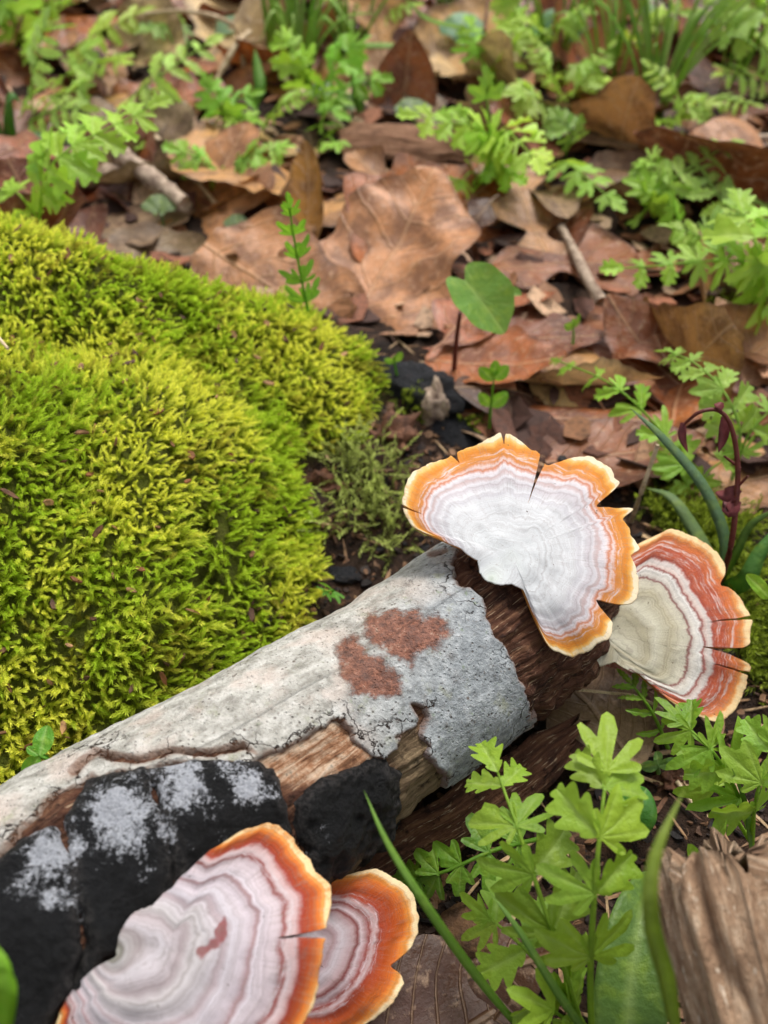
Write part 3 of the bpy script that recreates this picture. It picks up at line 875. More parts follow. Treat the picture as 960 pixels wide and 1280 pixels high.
bracket('bracket_fungus', (752, 790), (722, 838), 0.10, (0.12, -0.42, 0.88),
        [(712, 838), (722, 845), (735, 830), (768, 826), (800, 842), (832, 872), (862, 890), (895, 904), (916, 892), (926, 862), (943, 831), (918, 822), (904, 815), (938, 806), (939, 780), (928, 746), (912, 732), (898, 733), (907, 714), (895, 692), (870, 672), (840, 661), (812, 674), (785, 690), (765, 720), (742, 755), (720, 790), (708, 820)],
        m_rt, 'cream and rust-red ringed bracket fungus lower down under the white one',
        slits=[((868, 808), (905, 812), 0.03), ((880, 780), (938, 772), 0.010), ((880, 836), (936, 842), 0.010)], rcol=1.5, thick=0.16, dome=-0.15, wave=0.14, waves=6, seed=8, attach_at=P(722, 838, 2.4))
m_fr = mat_bracket('bracket_lilac', [(0.0, C(136, 136, 122)), (0.10, C(166, 164, 154)), (0.14, C(132, 128, 118)), (0.18, C(192, 187, 186)), (0.26, C(176, 164, 164)), (0.30, C(212, 204, 208)), (0.38, C(186, 172, 174)), (0.42, C(212, 206, 206)), (0.50, C(208, 200, 204)), (0.535, C(188, 170, 174)),
    (0.57, C(216, 208, 214)), (0.66, C(206, 192, 198)), (0.69, C(170, 136, 138)), (0.71, C(214, 204, 210)), (0.80, C(204, 186, 190)), (0.825, C(142, 62, 54)), (0.845, C(210, 188, 188)), (0.875, C(204, 170, 168)), (0.90, C(156, 58, 38)), (0.94, C(182, 80, 30)), (0.967, C(216, 116, 40)), (0.993, C(236, 160, 80)), (1.0, C(248, 214, 158))], 0.035, (0.70, 0.88, C(212, 198, 200)), C(142, 40, 40))
bracket('bracket_fungus', (205, 1185), (170, 1165), 0.30, (0.05, -0.30, 0.92),
        [(146, 1196), (152, 1165), (168, 1142), (190, 1134), (215, 1112), (240, 1085), (275, 1055), (305, 1037), (332, 1030), (360, 1042), (385, 1073), (405, 1098), (414, 1118), (409, 1150), (404, 1182), (396, 1225), (380, 1280), (345, 1340), (265, 1392), (170, 1395), (100, 1355), (64, 1292), (82, 1250), (118, 1210)],
        m_fr, 'large lilac-grey ringed bracket fungus with orange rim on the black crust',
        slits=[((330, 1174), (411, 1166), 0.028)], rcol=1.5, thick=0.16, dome=-0.25, wave=0.16, waves=5, seed=14, ringc=(140, 1190))
m_sm = mat_bracket('bracket_plum', [(0.0, C(186, 172, 174)), (0.3, C(204, 192, 196)), (0.40, C(170, 140, 144)), (0.46, C(206, 194, 200)), (0.55, C(180, 150, 152)), (0.585, C(120, 50, 48)), (0.62, C(204, 184, 188)), (0.68, C(140, 56, 48)), (0.72, C(200, 172, 172)), (0.76, C(160, 60, 34)),
    (0.84, C(176, 74, 22)), (0.93, C(208, 106, 30)), (0.975, C(232, 152, 62)), (1.0, C(250, 224, 176))], 0.05, (0.62, 0.78, C(210, 190, 194)))
bracket('bracket_fungus', (365, 1195), (345, 1190), -0.12, (0.10, -0.30, 0.92),
        [(330, 1190), (365, 1135), (412, 1106), (448, 1090), (478, 1088), (502, 1102), (516, 1124), (524, 1158), (514, 1186), (498, 1200), (486, 1207), (500, 1216), (503, 1228), (488, 1254), (440, 1288), (380, 1305), (340, 1260)],
        m_sm, 'small plum and orange bracket fungus half hidden behind the large lilac one', rcol=0.9, thick=0.14, dome=-0.12, wave=0.12, waves=5, seed=22,
        attach_at=on_log(345, 1190) + np.array([0.0, 0.0, 0.0]))

# ------------------------------------------------------------------ dead leaves
def leaf_mesh(L, wid, kind, bend, cup, wrinkle, seed, hue_roll=0.0, nu=40, nv=15):
    r = np.random.default_rng(seed)
    t = np.linspace(0, 1, nu); v = np.linspace(-1, 1, nv)
    if kind == 'oval':
        wf = np.sin(np.pi * np.clip(t, 0, 1) ** 0.85) ** 0.75
    elif kind == 'beech':
        wf = np.sin(np.pi * t ** 0.9) ** 0.95 * (1 + 0.04 * np.sin(t * 60))
    elif kind == 'oak':
        wf = np.sin(np.pi * np.clip(t * 0.96 + 0.02, 0, 1)) ** 0.55 * (0.62 + 0.38 * np.cos(t * 6 * math.pi + 2.6)) * (0.55 + 0.6 * t)
        wf[t < 0.08] *= 0.4
    elif kind == 'broad':
        wf = np.sin(np.pi * np.clip(t, 0, 1) ** 0.7) ** 0.6 * (1 + 0.16 * np.sin(t * 17 + seed))
    else:                                               # torn piece
        wf = np.sqrt(np.clip(np.sin(np.pi * np.clip(t, 0.02, 0.98)), 0, 1)) * (1 + 0.3 * vnoise(np.stack([t * 5, 0 * t, 0 * t], -1), seed))
    wl = np.maximum(wf * wid * L * (1 + 0.10 * vnoise(np.stack([t * 7, 0 * t + 3, 0 * t], -1), seed + 1)), 0.01)
    wr = np.maximum(wf * wid * L * (1 + 0.10 * vnoise(np.stack([t * 7, 0 * t + 8, 0 * t], -1), seed + 2)), 0.01)
    if kind == 'oak':
        wr = np.roll(wr, 2)
    T, Vv = np.meshgrid(t, v, indexing='ij')
    Y = np.where(Vv < 0, Vv * wl[:, None], Vv * wr[:, None])
    X = T * L + 0.12 * np.abs(Y) * (1 if kind != 'oak' else 2.2) * (T - 0.1)
    # roll the blade about its midrib, then bend it along its length
    rho = cup / max(wid * L, 0.2)
    side = r.uniform(0.5, 1.2, 2)
    k = np.where(Vv < 0, rho * side[0], rho * side[1]) * (0.6 + 0.8 * T)
    k = np.where(np.abs(k) < 1e-3, 1e-3, k)
    Yr = np.sin(np.clip(k * np.abs(Y), -4.5, 4.5)) / k * np.sign(Y) ; Zr = (1 - np.cos(np.clip(k * np.abs(Y), -4.5, 4.5))) / k
    b = bend / L
    b = b if abs(b) > 1e-3 else 1e-3
    Xb = np.sin(b * X) / b; Zb = (1 - np.cos(b * X)) / b
    p = np.stack([X, Y, 0 * X], -1)
    Zw = wrinkle * (fbm(p * 0.55 + seed * 3.1, 3, seed) * 0.8 + 0.35 * fbm(p * 1.7, 2, seed + 4)) * (0.35 + 0.65 * np.abs(Vv))
    nxt = np.stack([-np.sin(b * X), 0 * X, np.cos(b * X)], -1)
    V = np.stack([Xb, Yr, Zb], -1) + nxt * (Zr + Zw)[..., None]
    mid = np.exp(-(Y / 0.05) ** 2)
    vein = (T * L - 0.55 * np.abs(Y) - 0.35 * Y ** 2 / max(wid * L, 0.3) + 0.06 * L * vnoise(p * 0.9, seed + 6)) / (L * 0.115)
    V = V.reshape(-1, 3)
    luv = p.reshape(-1, 3)
    c = V[(nu // 2) * nv + nv // 2].copy()
    V = V - c
    return V, grid_faces(nu, nv), luv, vein.ravel(), np.abs(Vv).ravel()

def orient(az, tilt_dir=0.0, tilt=0.0, roll=0.0):
    return Matrix.Rotation(math.radians(tilt_dir), 4, 'Z') @ Matrix.Rotation(math.radians(tilt), 4, 'Y') @ Matrix.Rotation(math.radians(-tilt_dir), 4, 'Z') @ Matrix.Rotation(math.radians(az), 4, 'Z') @ Matrix.Rotation(math.radians(roll), 4, 'X')

BROWN = {'russet': C(150, 88, 64), 'tan': C(196, 148, 112), 'pinkish brown': C(186, 132, 108), 'chestnut': C(122, 68, 48), 'grey-brown': C(140, 116, 104), 'pale buff': C(222, 192, 162), 'orange-brown': C(170, 98, 52), 'dark brown': C(84, 52, 42), 'ochre': C(176, 122, 66)}
leaf_no = [0]

def dead_leaf(px, py, dz, L, wid, kind, az, colour, label, bend=0.3, cup=0.2, wrinkle=0.18, tilt=0.0, tdir=0.0, roll=0.0, seed=None, at=None):
    leaf_no[0] += 1
    sd_ = seed if seed is not None else leaf_no[0]
    V, F, luv, vein, rim = leaf_mesh(L, wid, kind, bend, cup, wrinkle, sd_)
    q = G(px, py) if at is None else np.asarray(at)
    m = Matrix.Translation((q[0], q[1], q[2] + dz)) @ orient(az, tdir, tilt, roll)
    r = np.random.default_rng(sd_ + 500)
    col = np.array(BROWN[colour]) * np.array([1.12, 1.08, 0.66]) * r.uniform(0.85, 1.12) * r.uniform(0.95, 1.05, 3)
    o = link('dead_leaf', mesh_data('dead_leaf', V, F, M_DEAD, True, luv=luv, vq=vein, rim=rim), matrix=m, color=tuple(np.clip(col, 0, 0.9)))
    tag(o, label, 'leaf', 'dead leaves on the forest floor')
    return o

HERO = [
    (472, 370, 0.7, 10.4, 0.33, 'broad', 62, 'pinkish brown', 'big flat pinkish brown dead leaf lying beyond the moss mound', dict(bend=0.5, cup=0.25, wrinkle=0.55, tilt=-6, tdir=60)),
    (735, 348, 0.65, 10.0, 0.30, 'oak', 14, 'russet', 'long lobed russet oak leaf behind the heart-leaved seedling, twig on it', dict(bend=-0.2, cup=0.15, wrinkle=0.25)),
    (660, 300, 0.8, 7.0, 0.30, 'oak', 100, 'pinkish brown', 'lobed pinkish brown oak leaf under the bent grey leaf stalk', dict(bend=0.3, cup=0.3, wrinkle=0.25)),
    (795, 408, 0.55, 6.4, 0.42, 'broad', 95, 'russet', 'crumpled wide russet leaf with a dark hole-like fold near the curled tan leaf', dict(bend=-0.4, cup=-0.2, wrinkle=0.5)),
    (735, 505, 0.75, 4.6, 0.26, 'beech', -14, 'pale buff', 'pale-edged folded leaf standing up over the long rolled leaf', dict(bend=0.35, cup=1.3, wrinkle=0.08, roll=-42)),
    (700, 534, 0.35, 6.8, 0.22, 'beech', -6, 'russet', 'long rolled brown leaf beneath the pale-edged folded leaf', dict(bend=0.1, cup=-2.0, wrinkle=0.1, roll=12)),
    (872, 378, 0.75, 3.2, 0.26, 'oval', 112, 'tan', 'small curled tan leaf standing on edge against the rotten branch', dict(bend=0.7, cup=1.2, wrinkle=0.1, tilt=-30, tdir=100, roll=25)),
    (388, 290, 1.2, 5.0, 0.24, 'oval', 78, 'ochre', 'upright folded ochre leaf at the far edge of the moss', dict(bend=0.5, cup=0.9, wrinkle=0.15, tilt=-30, tdir=80, roll=-35)),
    (350, 235, 0.6, 9.0, 0.40, 'broad', 25, 'tan', 'wide tan leaf arched up behind the ochre folded leaf', dict(bend=-0.9, cup=0.35, wrinkle=0.5)),
    (430, 262, 0.5, 7.0, 0.38, 'broad', 130, 'tan', 'crinkled tan leaf below the broken bark slab', dict(bend=-0.5, cup=0.3, wrinkle=0.5)),
    (505, 140, 1.0, 5.5, 0.30, 'oval', 75, 'russet', 'upright dark russet leaf behind the broken bark slab', dict(bend=0.6, cup=0.8, wrinkle=0.2, tilt=-50, tdir=80)),
    (680, 262, 0.75, 6.5, 0.16, 'oval', 96, 'grey-brown', 'narrow bent grey-brown leaf whose stalk lies on the oak leaf', dict(bend=-0.6, cup=0.6, wrinkle=0.08)),
    (705, 290, 0.4, 6.0, 0.18, 'oval', 70, 'chestnut', 'narrow chestnut leaf beside the bent grey-brown one', dict(bend=0.3, cup=0.7, wrinkle=0.1)),
    (718, 30, 1.4, 7.0, 0.36, 'oval', 70, 'orange-brown', 'big curled orange-brown leaf at the far top among grass', dict(bend=1.0, cup=1.0, wrinkle=0.2, tilt=-30, tdir=90)),
    (585, 75, 0.9, 8.0, 0.34, 'oval', 50, 'tan', 'curled tan leaf beside the blue-green round leaf', dict(bend=0.8, cup=0.8, wrinkle=0.3)),
    (545, 105, 0.8, 5.0, 0.4, 'broad', 20, 'pale buff', 'pale buff leaf above the bark slab', dict(bend=-0.6, cup=0.4, wrinkle=0.3)),  # takes the palest buff of the leaf palette
    (730, 905, 0.8, 3.4, 0.34, 'oval', 118, 'grey-brown', 'grey-brown papery leaf hanging by the broken log end', dict(bend=-0.7, cup=0.5, wrinkle=0.25, tilt=14, tdir=-90)),
    (778, 890, 0.55, 3.2, 0.42, 'oval', 20, 'chestnut', 'glossy maroon-chestnut leaf beneath the cream bracket', dict(bend=0.4, cup=0.5, wrinkle=0.15)),
    (560, 1232, 0.25, 4.2, 0.30, 'oval', 8, 'dark brown', 'dark chestnut leaf on the soil beside the small plum bracket', dict(bend=0.4, cup=-0.4, wrinkle=0.15)),
    (600, 1278, 0.15, 4.6, 0.34, 'oval', 30, 'dark brown', 'dark brown leaf under the cut-leaf plant at the bottom', dict(bend=-0.3, cup=0.3, wrinkle=0.15)),  # takes the darkest brown of the leaf palette
    (926, 612, 0.35, 3.6, 0.36, 'broad', 10, 'pinkish brown', 'small pinkish leaf with ragged edge behind the red flower stem', dict(bend=0.3, cup=-0.4, wrinkle=0.3)),
    (770, 575, 0.25, 5.2, 0.3, 'oval', 5, 'russet', 'flat russet leaf lying behind the white bracket', dict(bend=0.2, cup=0.3, wrinkle=0.2)),
    (620, 470, 0.5, 4.6, 0.34, 'broad', -15, 'orange-brown', 'torn orange-brown leaf at the foot of the heart-leaved seedling', dict(bend=0.4, cup=0.4, wrinkle=0.25)),
    (650, 505, 0.45, 4.4, 0.3, 'oval', 10, 'dark brown', 'dark arched leaf between charred wood and rolled leaf', dict(bend=-0.9, cup=-0.7, wrinkle=0.15)),
    (650, 435, 0.4, 5.5, 0.3, 'oval', -8, 'chestnut', 'chestnut leaf tucked under the lobed oak leaf', dict(bend=0.2, cup=0.3, wrinkle=0.2)),
    (715, 440, 0.35, 5.0, 0.36, 'broad', 60, 'tan', 'pinkish tan wrinkled leaf holding a tiny green sprout', dict(bend=-0.5, cup=-0.3, wrinkle=0.35)),
    (860, 560, 0.2, 4.4, 0.3, 'oval', -25, 'tan', 'tan leaf lying under the blue-green strap leaf', dict(bend=0.3, cup=0.3, wrinkle=0.2)),
    (935, 455, 0.4, 5.0, 0.36, 'oval', 30, 'pinkish brown', 'pale pinkish leaf propped behind the right cut-leaf sprig', dict(bend=0.5, cup=0.5, wrinkle=0.25, tilt=-15, tdir=90)),
    (600, 262, 0.45, 4.0, 0.36, 'broad', 80, 'pale buff', 'pale buff torn scrap leaning on the big pinkish leaf', dict(bend=0.5, cup=0.4, wrinkle=0.25, tilt=-25, tdir=90)),
    (205, 195, 0.5, 4.6, 0.40, 'broad', 70, 'grey-brown', 'pale grey curled leaf between ferns behind the moss', dict(bend=0.5, cup=0.6, wrinkle=0.3, tilt=-20, tdir=90)),
    (290, 262, 0.5, 3.2, 0.4, 'torn', 10, 'tan', 'small knobbly tan leaf lump at the moss edge', dict(bend=1.0, cup=0.9, wrinkle=0.4)),
    (175, 285, 0.3, 5.0, 0.42, 'broad', 30, 'grey-brown', 'flat grey-brown leaf between the broken stick and the moss', dict(bend=0.2, cup=0.2, wrinkle=0.2)),
    (85, 228, 0.5, 5.4, 0.28, 'oval', 20, 'russet', 'red-brown curved leaf behind the broken stick', dict(bend=-0.5, cup=0.7, wrinkle=0.2)),
    (930, 158, 0.3, 6.0, 0.2, 'oval', 0, 'russet', 'long russet leaf under the arching grass beside the top ferns', dict(bend=0.3, cup=0.5, wrinkle=0.2)),
]
for px, py, dz, L, wd, kd, az, colr, lab, kw in HERO:
    dead_leaf(px, py, dz, L, wd, kd, az, colr, lab, **kw)

# further leaves of the litter, one object each, told apart by colour, shape, state and neighbour
MARKS = [(600, 375, 'the heart-leaved seedling'), (520, 205, 'the broken bark slab'), (150, 250, 'the broken grey stick'), (920, 375, 'the rotten branch'), (400, 90, 'the grass tuft over the moss'),
         (840, 100, 'the arching grass tuft'), (575, 62, 'the blue-green round leaf'), (480, 362, 'the big pinkish leaf'), (735, 348, 'the lobed oak leaf'), (100, 160, 'the fern by the moss'),
         (640, 150, 'the tall cut-leaf plant'), (295, 60, 'the bent straw'), (880, 215, 'the fern spray'), (860, 480, 'the cut-leaf sprig'), (720, 505, 'the pale folded leaf'), (60, 40, 'the top corner fern'),
         (710, 30, 'the curled orange leaf'), (940, 40, 'the far corner fern')]
DIRS = ['beyond', 'above', 'beside', 'below', 'in front of']
used_labels = set()
SHAPES = [('oval', 'oval'), ('broad', 'wide'), ('oak', 'lobed'), ('beech', 'narrow'), ('torn', 'torn')]
STATES = [('flat', 0.15), ('cupped', 0.7), ('curled', 1.3), ('tightly rolled', 2.2), ('crinkled', 0.3)]
SIZES = [(0, 'tiny'), (2.6, 'small'), (4.2, 'middling'), (5.6, 'large')]
cells = []
for gy_ in np.arange(17, 74, 2.7):
    half = 0.47 * (gy_ + 9) + 3
    for gx_ in np.arange(-half, half, 2.7):
        x = gx_ + rng.uniform(-1.1, 1.1); y = gy_ + rng.uniform(-1.1, 1.1)
        cells.append((x, y))
n_litter = 0
hero_px = np.array([(h[0], h[1]) for h in HERO]); hero_r = np.array([78 if h[3] > 9.2 else 46 if h[3] > 6 else 32 for h in HERO])
for x, y in cells:
    z = gz1(x, y)
    qx, qy = proj(np.array([x, y, z]))
    qx, qy = float(qx), float(qy)
    if not (-70 < qx < 1030 and -90 < qy < 600) or float(mound(np.array([x]), np.array([y]))[0]) > 0.25:
        continue
    if qy > 440 and qx < 600 or (qy > 540 and qx < 900):
        continue
    if rng.uniform() < 0.16 or (np.hypot(*((hero_px - (qx, qy)) * (0.8, 1)).T) < hero_r).any():
        continue
    ki = rng.choice(5, p=[0.28, 0.24, 0.26, 0.14, 0.08])
    si = rng.choice(5, p=[0.24, 0.34, 0.16, 0.05, 0.21])
    L = rng.uniform(3.8, 9.0) * (0.75 if qy > 420 else 1)
    wd = {0: 0.32, 1: 0.40, 2: 0.30, 3: 0.20, 4: 0.40}[int(ki)] * rng.uniform(0.85, 1.15)
    cn = list(BROWN)[rng.choice(9, p=[0.17, 0.17, 0.15, 0.13, 0.11, 0.06, 0.07, 0.10, 0.04])]
    size = [n for a, n in SIZES if L >= a][-1]
    md = sorted((math.hypot(qx - a, (qy - b) * 1.3), a, b, t) for a, b, t in MARKS)
    lab = None
    for _, a, b, t in md:
        dx, dy = qx - a, qy - b
        where = ('just beside' if math.hypot(dx, dy) < 45 else 'beyond' if dy < -abs(dx) * 0.6 else 'in front of' if dy > abs(dx) * 0.6 else 'near')
        for extra in ('', ' and dull'):
            cand = f'{size} {STATES[si][0]} {cn} {SHAPES[ki][1]} leaf {where} {t}'
            if cand not in used_labels:
                lab = cand
                break
        if lab:
            break
    used_labels.add(lab)
    cup = STATES[si][1] * rng.choice([1, 1, -1])
    dead_leaf(qx, qy, rng.uniform(0.1, 0.75), L, wd, SHAPES[ki][0], rng.uniform(0, 360), cn, lab, bend=rng.normal(0, 0.8), cup=cup, wrinkle=0.55 if si == 4 else 0.28,
              tilt=rng.normal(0, 10), tdir=rng.uniform(0, 360), roll=rng.normal(0, 12), at=(x, y, z))
    n_litter += 1

# ------------------------------------------------------------------ crumbs and scraps nobody could count
def scraps(name, xs, ys, dz, size, aspect, cols, label, flat=0.35):
    n = len(xs)
    z = gz(xs, ys) + dz
    az = rng.uniform(0, 6.283, n); tl = rng.normal(0, flat, n); rl = rng.normal(0, flat, n)
    l = size * rng.uniform(0.5, 1.6, n); wdt = l * aspect * rng.uniform(0.6, 1.5, n)
    d = np.stack([np.cos(az), np.sin(az), tl], -1); d = unit(d)
    s = unit(np.cross(np.stack([0 * rl, rl, np.ones(n)], -1), d)); u = np.cross(d, s)
    c = np.stack([xs, ys, z], -1)
    th = np.minimum(wdt, 0.12) * 0.35
    pts = []
    for k, (a, b_, h) in enumerate([(-1, -.5, 0), (-.4, -1, .4), (.6, -.8, 0), (1, .2, .3), (.3, 1, 0), (-.7, .7, .5)]):
        j = rng.uniform(0.7, 1.25, n)
        pts.append(c + d * (a * l * 0.5 * j)[:, None] + s * (b_ * wdt * 0.5 * j)[:, None] + u * (h * wdt * 0.3 * rng.uniform(-1, 1, n))[:, None])
    top = np.stack(pts, 1); bot = top - u[:, None, :] * th[:, None, None]
    V = np.concatenate([top, bot], 1).reshape(-1, 3)
    b0 = (np.arange(n) * 12)[:, None]
    quads = [b0 + np.array([[0, 1, 2, 3]]), b0 + np.array([[0, 3, 4, 5]])]
    for k in range(6):
        quads.append(b0 + np.array([[k, 6 + k, 6 + (k + 1) % 6, (k + 1) % 6]]))
    F = np.concatenate(quads).astype(np.int32)
    ci = rng.integers(0, len(cols), n)
    cc = np.ones((n, 12, 4)); cc[..., :3] = (np.array(cols)[ci] * rng.uniform(0.7, 1.25, (n, 1)))[:, None, :]
    tag(link(name, mesh_data(name, V, F, M_FRAG, False, col=cc.reshape(-1, 4))), label, 'debris', kind='stuff')

n = 3000
sy = rng.uniform(14, 74, n); sx = rng.uniform(-1, 1, n) * (0.47 * (sy + 9) + 3)
spx, spy = proj(np.stack([sx, sy, 0 * sx], -1))
ok = (mound(sx, sy) < 0.3) & ~((spy > 440) & (spx < 610)) & ~(spy > 600)
scraps('leaf_scraps', sx[ok], sy[ok], rng.uniform(0.0, 0.5, ok.sum()), 1.3, 0.6, [C(150, 96, 70), C(186, 140, 108), C(96, 60, 46), C(204, 168, 136), C(70, 46, 38), C(160, 110, 74)],
       'broken scraps of brown leaf filling the gaps in the litter', 0.4)
n = 11000
sy = rng.uniform(0, 24, n); sx = rng.uniform(-6, 15, n)
ok = (mound(sx, sy) < 1.2)
scraps('soil_crumbs', sx[ok], sy[ok], rng.uniform(-0.03, 0.08, ok.sum()), 0.20, 0.7, [C(58, 40, 30), C(86, 62, 46), C(38, 28, 23), C(112, 80, 56), C(30, 26, 26), C(132, 98, 70)],
       'dark crumbs of soil and rotten wood around the log', 0.6)
n = 900
sy = rng.uniform(2, 26, n); sx = rng.uniform(-4, 14, n)
ok = (mound(sx, sy) < 0.9)
scraps('straw_bits', sx[ok], sy[ok], rng.uniform(0.0, 0.15, ok.sum()), 0.8, 0.08, [C(150, 116, 84), C(196, 164, 124), C(96, 66, 46)], 'short bits of straw and bast strewn on the soil', 0.25)

# ------------------------------------------------------------------ wood: sticks, slabs, chunks
def stick(name, pts, r0, r1, mat, label, k=10, lump=0.15, cat='twig', n=None, knots=0, seed=0, group=None):
    c = spline(pts, n or max(12, 8 * len(pts)))
    r = np.linspace(r0, r1, len(c))
    r = r * (1 + 0.12 * vnoise(np.stack([np.linspace(0, 9, len(c)), 0 * r, 0 * r], -1), seed))
    V, F = tube(c, r, k, lump, seed)
    return solo(name, V, F, mat, label, cat, group, origin=c[0])

def gp(*a):
    return [G(x, y, dz) for x, y, dz in a]

stick('broken_stick', gp((92, 256, 1.0), (130, 250, 1.1), (170, 247, 1.0)), 0.44, 0.38, M_TWIG, 'short pale broken stick behind the moss, its end toward the ferns', seed=1, cat='stick', lump=0.25)
stick('broken_stick', gp((140, 230, 1.3), (165, 242, 1.5), (195, 258, 1.2), (236, 282, 0.9)), 0.42, 0.32, M_TWIG, 'longer crooked grey stick crossing the short one behind the moss', seed=2, cat='stick', lump=0.3)
stick('dry_stalk', gp((200, 205, 1.2), (240, 240, .9), (286, 284, .4)), 0.13, 0.09, M_STRAW, 'straight buff stalk running down to the moss edge', seed=3, cat='stalk', lump=0.05)
stick('bent_straw', [P(180, 18, 2.0), P(230, 14, 3.0), P(278, 24, 3.2), P(298, 44, 2.4), P(306, 90, 0.5)], 0.12, 0.10, M_STRAW, 'bent dry straw arching over between the ferns', seed=4, cat='straw', lump=0.05)
stick('bent_straw', [P(312, 40, 2.2), P(296, 55, 2.2), P(275, 92, 1.2), P(262, 122, 0.3)], 0.16, 0.10, M_STRAW, 'thick pale straw crossing the bent one at its crook', seed=5, cat='straw', lump=0.05)
stick('grey_stick', gp((285, -10, .6), (330, 20, .7), (400, 60, .4)), 0.6, 0.45, M_TWIG, 'thick grey stick slanting behind the grass tuft', seed=6, cat='stick', lump=0.2)
stick('oak_twig', gp((697, 312, .95), (712, 345, 1.05), (728, 378, 1.0), (746, 402, .8)), 0.16, 0.2, M_TWIG, 'thin grey leaf stalk ending on the lobed oak leaf', seed=7, cat='stalk', lump=0.12)
stick('dry_stalk', [G(788, 655, .1), P(800, 620, 1.6), P(822, 556, 3.0)], 0.06, 0.05, M_STRAW, 'upright thin straw behind the white bracket', seed=8, cat='stalk', lump=0.03)
stick('straw_stem', gp((440, 195, .9), (390, 155, 1.2), (352, 120, 1.0)), 0.12, 0.1, M_STRAW, 'dull straw stem leading from the bark slab to the grass', seed=9, cat='stalk', lump=0.05)
stick('root_strand', [P(722, 862, 1.6), P(760, 866, 1.4), P(800, 872, 1.2), P(850, 900, 0.6)], 0.035, 0.025, M_STRAW, 'wiry pale rootlet under the cream bracket', seed=10, cat='root', lump=0.02)
stick('wood_splinter', gp((745, 885, .5), (790, 925, .4)), 0.10, 0.14, M_TWIGD, 'flat brown wood splinter beside the maroon leaf', seed=11, cat='splinter', lump=0.25)
stick('straw_stem', gp((842, 985, .3), (868, 1018, .2)), 0.05, 0.05, M_STRAW, 'short straw lying above the five-lobed leaf', seed=12, cat='stalk', lump=0.05)
stick('brown_twig', gp((600, 120, 3.0), (606, 70, 3.5), (612, 10, 3.0)), 0.09, 0.07, M_TWIGD, 'thin dark upright stem by the tall cut-leaf plant', seed=13, cat='twig', lump=0.05)
stick('fallen_twig', gp((830, 195, .6), (900, 200, .9), (975, 192, .8)), 0.2, 0.16, M_TWIG, 'pale twig lying beneath the fern spray', seed=14, cat='twig', lump=0.15)
stick('twig_stub', [G(452, 238, .5), G(458, 218, .8)], 0.62, 0.6, M_TWIGD, 'stubby cut twig end facing out below the bark slab', seed=15, cat='twig', n=8, lump=0.12)
stick('dark_twig', gp((880, 570, .2), (930, 540, .5), (980, 530, .6)), 0.16, 0.14, M_TWIGD, 'dark reddish twig behind the red flower stem', seed=16, cat='twig')  # solid twig in the dark brown twig material

def slab(name, pts, half, thick, arc, mat, label, cat, up=(0, 0, 1), seed=0, nu=60, nv=26, ragged=0.3, rough=0.06, taper=0.25):
    """a curved piece of wood or bark: a closed cross-section swept along a line"""
    c = spline(pts, nu)
    T, N, B = frames(c, up)
    v = np.linspace(-1, 1, nv)
    u = np.linspace(0, 1, nu)
    wv = half * (1 - taper * np.abs(2 * u - 1) ** 4)[:, None] * (1 + ragged * 0.5 * fbm(np.stack([u[:, None] * 5 + 0 * v, np.sign(v)[None, :] * 3 + 0 * u[:, None], 0 * u[:, None] * v], -1), 3, seed))
    A = v[None, :] * arc
    rad = wv / max(arc, 0.05)
    ends = ragged * fbm(np.stack([v * 4, 0 * v, 0 * v], -1), 3, seed + 4)
    sh = (ends[None, :] * (np.clip((u - 0.85) / 0.15, 0, 1) - np.clip((0.15 - u) / 0.15, 0, 1))[:, None])
    luv = np.stack([u[:, None] * np.linalg.norm(c[-1] - c[0]) + 0 * v, v[None, :] * half + 0 * u[:, None], 0 * u[:, None] * v], -1)
    gro = rough * fbm(luv * np.array([0.8, 5.5, 1]), 4, seed + 8)
    def lay(off):
        return (c[:, None, :] + T[:, None, :] * sh[..., None] + B[:, None, :] * (np.sin(A) * (rad + off))[..., None] + N[:, None, :] * (np.cos(A) * (rad + off) - rad)[..., None])
    top = lay(gro); bot = lay(gro * 0.5 - thick)[:, ::-1]
    V = np.concatenate([top, bot], 1)
    F = [grid_faces(nu, 2 * nv, wrap_v=True)]
    i = np.arange(nv - 1, dtype=np.int32)
    F.append(np.stack([i, i + 1, 2 * nv - 2 - i, 2 * nv - 1 - i], 1).astype(np.int32))
    o = (nu - 1) * 2 * nv
    F.append(np.stack([o + i + 1, o + i, o + 2 * nv - 1 - i, o + 2 * nv - 2 - i], 1).astype(np.int32))
    lv = np.concatenate([luv, luv[:, ::-1] + np.array([0, 7, 0])], 1).reshape(-1, 3)
    return solo(name, V.reshape(-1, 3), F, mat, label, cat, origin=c.mean(0), luv=lv)

M_SLAB = mat_wood('slab_wood', C(86, 58, 44), C(150, 110, 84), C(186, 148, 118))
slab('bark_slab', [G(432, 186, 1.1), G(520, 200, 1.4), G(612, 208, 1.1)], 1.7, 0.28, 1.1, M_SLAB, 'broken slab of brown bark with dark splintered edge lying on the litter', 'bark', seed=2, ragged=0.5)
slab('bark_slab', [G(455, 228, .6), G(530, 238, .7), G(600, 235, .6)], 0.7, 0.4, 0.6, M_CHAR, 'dark strip under the broken bark slab', 'bark', seed=3, ragged=0.6)  # near-black strip filling the space below the slab
stick('rotten_branch', gp((868, 345, .9), (920, 372, 1.0), (1010, 410, 1.0)), 1.0, 1.1, M_CHUNK, 'rotten brown branch with mossy flank under the ferns', k=22, lump=0.22, cat='branch', n=50, seed=21)
moss_patch('branch_moss', [(905, 395, 30, 14), (935, 410, 26, 12)], 260, 0.6, 14, 0.03, 0.2, C(58, 66, 18), C(110, 122, 34), 'dark green moss at the foot of the rotten branch')
